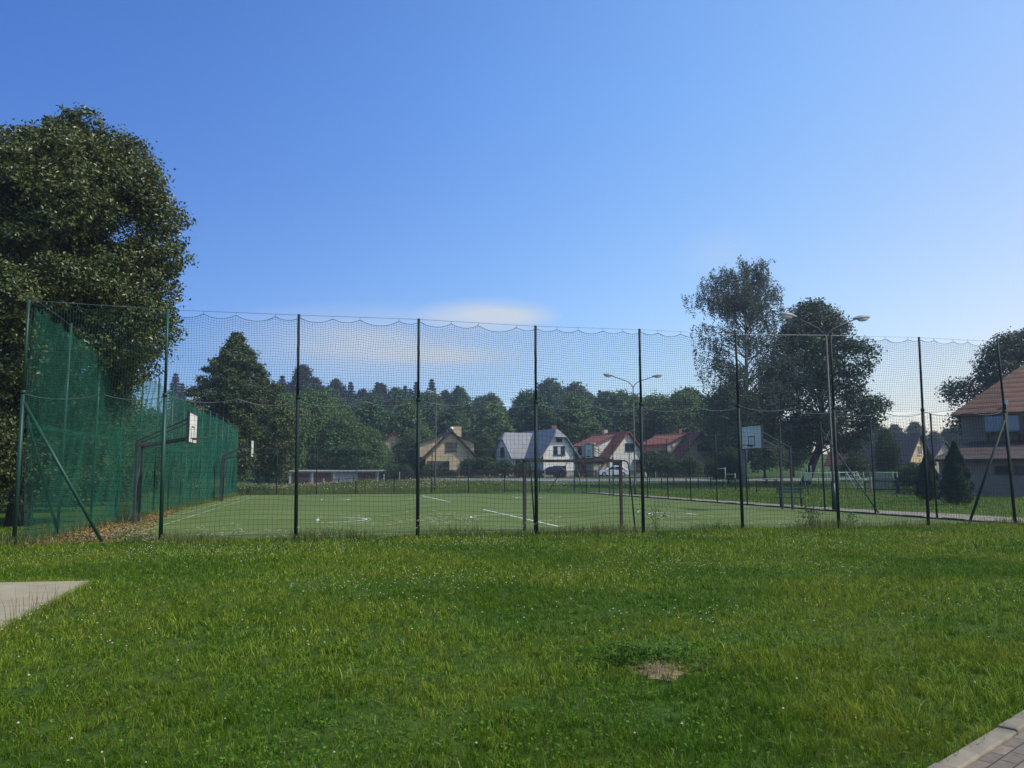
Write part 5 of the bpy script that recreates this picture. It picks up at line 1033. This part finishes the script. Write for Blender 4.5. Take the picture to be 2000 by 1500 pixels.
for d0, d1, dens, hh, ww in ((2.6, 5.5, 4600, 0.05, 0.0042), (5.5, 8, 3200, 0.054, 0.0055), (8, 12, 1900, 0.05, 0.0072), (12, 17, 1050, 0.055, 0.0105), (17, 27, 460, 0.07, 0.016)):
    x0, x1 = -0.78 * d1 - 2.4, 0.78 * d1 + 2.4; n = int((d1 - d0) * (x1 - x0) * dens); y = r.uniform(d0, d1, n); x = r.uniform(x0, x1, n)
    k = (np.abs(x) < 0.76 * y + 2.4) & lawn_ok(x, y); x, y = x[k], y[k]
    nf = vnoise(x, y, 1.6, 5); n2 = vnoise(x, y, 5.5, 6); keep = r.random(len(x)) < np.clip(0.85 + 0.5 * n2 + 0.25 * nf, 0.45, 1); x, y, nf, n2 = x[keep], y[keep], nf[keep], n2[keep]
    if d1 <= 12:                                     # blades gather in tufts with thin gaps between them
        nt = max(1, len(x) // 11); ti = r.integers(0, nt, len(x)); sp = 0.016 + 0.0016 * d1
        x = x[ti] + r.normal(size=len(x)) * sp; y = y[ti] + r.normal(size=len(y)) * sp; nf = nf[ti] + 0.35 * r.normal(size=nt)[ti]; n2 = n2[ti]
        k = lawn_ok(x, y); x, y, nf, n2 = x[k], y[k], nf[k], n2[k]
    Pb.append(np.stack([x, y, np.full(len(x), -0.03)], -1)); Hb.append(hh * np.exp(r.normal(size=len(x)) * 0.3) * (1.0 + 0.75 * nf + 0.35 * n2)); Wb.append(ww * r.uniform(0.6, 1.4, len(x)))
# ragged fringe leaning over the slab and the kerb
n = 2600; t = r.random(n); e1 = (c2 + dl * 2.2 * t[:, None])[:, :2] + r.normal(size=(n, 2)) * 0.035; e1 = e1 + np.array((-dl[1], dl[0])) / np.linalg.norm(dl) * 0.02
t2 = r.random(1400); e3 = (c2 + (far - c2) * t2[:, None])[:, :2] + r.normal(size=(1400, 2)) * 0.04
t3 = r.uniform(-1, 6, 1500); e4 = (k1 + kd * t3[:, None])[:, :2] - kn[:2] * 0.015 + r.normal(size=(1500, 2)) * 0.022
fr = np.concatenate([e1, e3, e4]); Pb.append(np.concatenate([fr, np.full((len(fr), 1), -0.02)], 1)); Hb.append(r.uniform(0.05, 0.13, len(fr))); Wb.append(np.full(len(fr), 0.006))
Pb, Hb, Wb = np.concatenate(Pb), np.clip(np.concatenate(Hb), 0.02, 0.4), np.concatenate(Wb)
v, f = blades(Pb, Hb, Wb, r, 1.0); tag(np_mesh('grass', v, f, M['grass']), 'short uneven green lawn grass in the foreground', 'grass', kind='stuff')
# seed stalks
n = 1500; y = r.uniform(3, 22, n) ** 1.0; x = r.uniform(-0.75, 0.75, n) * y; k = lawn_ok(x, y) & (vnoise(x, y, 1.2, 9) > -0.05); x, y = x[k], y[k]; n = len(x)
v1, f1 = blades(np.stack([x, y, np.full(n, -.03)], -1), r.uniform(.1, .2, n), np.full(n, 0.003) + 0.0002 * y, r, 0.35)
ex = np.stack([(c2 + dl * t)[:2] for t in r.uniform(0.5, 1.0, 40)]) + r.normal(size=(40, 2)) * 0.12
v2, f2 = blades(np.concatenate([ex, np.full((40, 1), -.02)], 1), r.uniform(.18, .42, 40), np.full(40, .006), r, 0.3)
v, f = merge([(v1, f1), (v2, f2)]); tag(np_mesh('grass_stalks', v, f, M['seed']), 'thin brownish seed stalks standing in the lawn grass', 'grass', kind='stuff')
# straw
n = 1500; y = r.uniform(3, 20, n); x = r.uniform(-0.75, 0.75, n) * y; k = lawn_ok(x, y); x, y = x[k], y[k]
e2_ = ep[:2] + r.normal(size=(420, 2)) * np.array([0.11, 0.09]); x = np.concatenate([x, e2_[:, 0]]); y = np.concatenate([y, e2_[:, 1]]); n = len(x); z = np.concatenate([r.uniform(0.01, .07, n - 420), r.uniform(0.02, .05, 420)])
C = np.stack([x, y, z], -1); N = np.stack([r.normal(size=n) * .35, r.normal(size=n) * .35, np.ones(n)], -1)
v, f = leaf_cloud(C, N, r.uniform(.05, .14, n), 0.03, r); tag(np_mesh('straw', v, f, M['straw']), 'dry pale straw bits lying in the lawn', 'straw', kind='stuff')
# broad leaves (clover, plantain, dandelion)
n = 52000; y = 3 + 17 * r.random(n) ** 1.25; x = r.uniform(-0.76, 0.76, n) * y; k = lawn_ok(x, y) & (vnoise(x, y, 2.6, 14) + 0.5 * r.normal(size=n) > 0.05); x, y = x[k], y[k]
tx = ep[:2] + np.stack([r.normal(size=900) * 0.42 - 0.05, np.abs(r.normal(size=900)) * 0.25 + 0.22 + 0 * r.random(900)], -1); x = np.concatenate([x, tx[:, 0]]); y = np.concatenate([y, tx[:, 1]]); n = len(x)
z = r.uniform(0.0, .07, n); z[-900:] = r.uniform(0, .16, 900); C = np.stack([x, y, z], -1); N = r.normal(size=(n, 3)) * .45 + np.array([0, -.1, .9])
v, f = leaf_cloud(C, N, r.uniform(.012, .03, n) * (1 + .035 * y), 0.7, r); tag(np_mesh('clover', v, f, M['broadleaf']), 'broad clover and weed leaves spread through the lawn', 'weeds', kind='stuff')
def heads(C, rad, name, m, label, cat):
    """little flower heads: octahedra"""
    k = len(C); o = np.array([(1, 0, 0), (0, 1, 0), (-1, 0, 0), (0, -1, 0), (0, 0, .8), (0, 0, -.6)], float); v = (C[:, None] + o[None] * rad[:, None, None]).reshape(-1, 3)
    t = np.array([(0, 1, 4), (1, 2, 4), (2, 3, 4), (3, 0, 4), (1, 0, 5), (2, 1, 5), (3, 2, 5), (0, 3, 5)]); f = (np.arange(k)[:, None, None] * 6 + t[None]).reshape(-1, 3)
    return tag(np_mesh(name, v, f, m), label, cat, kind='stuff')
n = 9000; y = 3 + 18.5 * r.random(n) ** 0.7; x = r.uniform(-0.76, 0.76, n) * y; nn = vnoise(x, y, 0.9, 77) + 0.5 * vnoise(x, y, 3, 78)
k = lawn_ok(x, y) & (nn + 0.28 * r.normal(size=n) > 0.42 - 0.012 * y) & (r.random(n) < np.clip(y / 17, .1, 1)); x, y = x[k], y[k]; n = len(x)
heads(np.stack([x, y, r.uniform(.06, .15, n)], -1), r.uniform(.007, .012, n) * (1 + .012 * y), 'clover_flowers', M['white_flower'], 'small white clover blossoms dotted over the lawn', 'flowers')

# rough growth along the near fence, white umbels in it
n = 9000; u = r.uniform(-1.5, FW + 0.5, n); vv2 = r.normal(size=n) * 0.28 + 0.02; p = P0 + u[:, None] * U + vv2[:, None] * V; dens = vnoise(p[:, 0], p[:, 1], 1.4, 55)
k = r.random(n) < np.clip(0.5 + dens, 0.12, 1); p = p[k]; n = len(p)
v, f = blades(np.concatenate([p, np.full((n, 1), -.03)], 1), r.uniform(.1, .34, n) * (1 + .4 * dens[k]), np.full(n, .017), r, 0.6); tag(np_mesh('fence_weeds', v, f, M['meadow']), 'rough uncut grass along the foot of the near net fence', 'grass', kind='stuff')
C = []
for u0, kx, sp, h0 in ((4.8, 30, .5, .28), (9.8, 70, .9, .42), (10.7, 34, .5, .5), (13.2, 22, .5, .35), (6.2, 16, .4, .2), (17.8, 14, .6, .35), (20.5, 10, .5, .25), (2.8, 22, 1.0, .2), (23.8, 16, .5, .35)):
    q = P0 + (u0 + r.normal(size=kx) * sp)[:, None] * U + (r.normal(size=kx) * .2)[:, None] * V; C.append(np.concatenate([q, np.clip(h0 + r.normal(size=kx) * .1, .08, .8)[:, None]], 1))
C = np.concatenate(C); sub = np.repeat(C, 7, 0) + r.normal(size=(len(C) * 7, 3)) * np.array([.028, .028, .008]); heads(sub, r.uniform(.007, .014, len(sub)), 'white_wildflowers', M['white_flower'], 'white umbel flowers at the foot of the near net fence', 'flowers')
st = np.concatenate([C[:, :2], np.full((len(C), 1), -.03)], 1); v, f = blades(st, C[:, 2] + .03, np.full(len(C), .008), r, 0.05); tag(np_mesh('flower_stems', v, f, M['meadow']), 'thin stems under the white umbel flowers by the near fence', 'stems', kind='stuff')
# weeds that climb at the fence on the right: named plants
for px, hgt, lab in ((1590, .75, 'tall leafy weed growing through the net near the near lamp'), (1668, .5, 'smaller leafy weed at the net right of the near lamp'), (1285, .9, 'thin climbing weed in the net right of the goal')):
    uu0, _ = onfront(px, 1030); q = W(uu0, 0.15); k = 420 if hgt > .6 and px != 1285 else 130; C = np.stack([r.normal(size=k) * .28 * hgt, r.normal(size=k) * .15, hgt * r.random(k) ** .8], -1)
    t = thing('weed_plant', lab, 'plant', (q[0], q[1], -0.03)); v, f = leaf_cloud(C, r.normal(size=(k, 3)) + (0, 0, .6), r.uniform(.04, .09, k), .45, r); np_mesh('leaves', v, f, M['bush'], t)
    b = MB()
    for j in range(7): b.tube([(0, 0, 0), (.1 * math.sin(j), .05, hgt * .5), (.25 * hgt * math.sin(j * 1.7), .05, hgt * .95)], [.006, .005, .003], 5)
    b.build('stem', M['meadow'], t)
# dark leafy weeds round the bare patch
for dx, dy, hgt, wd, lab in ((-0.28, 0.34, .2, .3, 'leafy weed clump behind and to the left of the bare patch'), (0.1, 0.3, .16, .34, 'leafy weed clump right behind the bare patch')):
    k = int(900 * wd); C = np.stack([r.normal(size=k) * wd * .5, r.normal(size=k) * .1, hgt * r.random(k) ** .8], -1)
    t = thing('weed_plant', lab, 'plant', (ep[0] + dx, ep[1] + dy, -0.03)); v, f = leaf_cloud(C, r.normal(size=(k, 3)) * .7 + (0, -.2, .8), r.uniform(.025, .06, k), .45, r); np_mesh('leaves', v, f, M['weedleaf'], t)
    b = MB()
    for j in range(6): b.tube([(wd * .4 * math.sin(j * 2.1), 0, 0), (wd * .6 * math.sin(j * 2.1), .03, hgt * .9)], [.004, .002], 5)
    b.build('stem', M['meadow'], t)
# leaf litter in the left corner
n = 5200; u = np.abs(r.normal(size=n)) * 1.3 + .05; vv2 = r.random(n) ** 1.5 * 20 - .2; k = u < 3.2 * np.exp(-vv2 / 9) + .35; u, vv2 = u[k], vv2[k]; n = len(u); p = P0 + u[:, None] * U + vv2[:, None] * V
v, f = leaf_cloud(np.concatenate([p, r.uniform(.008, .05, n)[:, None]], 1), np.stack([r.normal(size=n) * .5, r.normal(size=n) * .5, np.ones(n)], -1), r.uniform(.05, .1, n), .7, r); tag(np_mesh('leaf_litter', v, f, M['litter']), 'orange-brown fallen leaves in the left corner of the pitch', 'leaves', kind='stuff')
# green edge along the left net
n = 5000; vv2 = r.uniform(0, FL, n); u = r.normal(size=n) * .35 - .1; p = P0 + u[:, None] * U + vv2[:, None] * V; v, f = blades(np.concatenate([p, np.full((n, 1), -.03)], 1), r.uniform(.12, .4, n), np.full(n, .02), r, .6); tag(np_mesh('edge_grass', v, f, M['meadow']), 'unmown grass along the foot of the left net fence', 'grass', kind='stuff')
# meadow behind the pitch and lawns at the sides
n = 95000; y = 52 + 56 * r.random(n) ** 1.1; x = r.uniform(-50, 34, n); u = (x - P0[0]) * U[0] + (y - P0[1]) * U[1]; vv2 = (x - P0[0]) * V[0] + (y - P0[1]) * V[1]
onroad = (np.abs(y - np.interp(x, [-17, -8, 10, 40], [104, 101, 99, 99])) < 4.7) & (x > -18); k = ((vv2 > FL) | (u < -.3)) & (u < FW + .3) & ~onroad; x, y = x[k], y[k]; n = len(x)
left = ss(-x, -2, 18); v, f = blades(np.stack([x, y, hz(x, y) - .05], -1), r.uniform(.25, .6, n) * (.75 + .5 * left), np.full(n, .03), r, .5); tag(np_mesh('meadow_grass', v, f, M['meadow']), 'tall yellowish meadow grass between the pitch and the garages', 'grass', kind='stuff')
n = 2600; y = 62 + 40 * r.random(n); x = -34 + 50 * r.random(n) ** 1.3; k = (vnoise(x, y, .5, 90) > .0) & ~((np.abs(y - 100) < 5) & (x > -16)) & (((x - P0[0]) * V[0] + (y - P0[1]) * V[1]) > FL); x, y = x[k], y[k]; n = len(x)
heads(np.stack([x, y, hz(x, y) + r.uniform(.35, .6, n)], -1), r.uniform(.035, .07, n), 'meadow_flowers', M['white_flower'], 'white meadow flowers behind the far net fence', 'flowers')
n = 60000; y = 20 + 75 * r.random(n) ** .9; x = r.uniform(10, 70, n); u = (x - P0[0]) * U[0] + (y - P0[1]) * U[1]; k = (u > FW + 2.0) & (x < .75 * y + 4); x, y = x[k], y[k]; n = len(x)
v, f = blades(np.stack([x, y, hz(x, y) - .05], -1), r.uniform(.1, .24, n), np.full(n, .028), r, .6); tag(np_mesh('park_grass', v, f, M['grass']), 'green park lawn right of the paved path', 'grass', kind='stuff')
n = 1500; y = 28 + 55 * r.random(n); x = r.uniform(14, 50, n); u = (x - P0[0]) * U[0] + (y - P0[1]) * U[1]; k = (u > FW + 3) & (vnoise(x, y, .35, 91) > .05); x, y = x[k], y[k]; n = len(x)
heads(np.stack([x, y, hz(x, y) + r.uniform(.12, .3, n)], -1), r.uniform(.02, .04, n), 'lawn_daisies', M['white_flower'], 'white daisies dotted over the park lawn on the right', 'flowers')
n = 90; x = r.uniform(-8, 22, n); y = 105 + 2.5 * r.random(n); k = vnoise(x, y, .8, 93) > .05; x, y = x[k], y[k]; n = len(x)
heads(np.stack([x, y, hz(x, y) + r.uniform(.2, .6, n)], -1), r.uniform(.05, .1, n), 'yellow_flowers', M['yellow_flower'], 'yellow flowers on the verge before the garden fences', 'flowers')

# ------------------------------------------------------------------ haze
HAZE = 0.00055
m, nn_, ll_ = new_mat('haze_air'); nn_.remove(nn_["Principled BSDF"]); pv = nn_.new("ShaderNodeVolumePrincipled"); pv.inputs['Density'].default_value = HAZE; pv.inputs['Color'].default_value = (0.72, 0.8, 1.0, 1); pv.inputs['Anisotropy'].default_value = 0.3
ll_.new(pv.outputs[0], nn_["Material Output"].inputs['Volume'])
b = MB(); b.b2((-430, -45, -1.3), (430, 565, 48)); hzo = b.build('haze', m); hzo['kind'] = 'stuff'; tag(hzo, 'thin bluish summer haze over the whole scene', 'haze')
for o in bpy.data.objects:
    if 'used' in o: del o['used']
# trees of the wood that would read alike are told apart by their order
same = {}
for o in bpy.data.objects:
    if o.parent is None and o.get('category') in ('tree',) and o.get('label'): same.setdefault(o['label'], []).append(o)
for lab, os_ in same.items():
    if len(os_) < 2: continue
    os_.sort(key=lambda o: o.location.x / o.location.y)
    for i, o in enumerate(os_): o['label'] = ('leftmost' if i == 0 else 'rightmost' if i == len(os_) - 1 else ('second', 'third', 'fourth', 'fifth')[min(i - 1, 3)]) + ' ' + lab
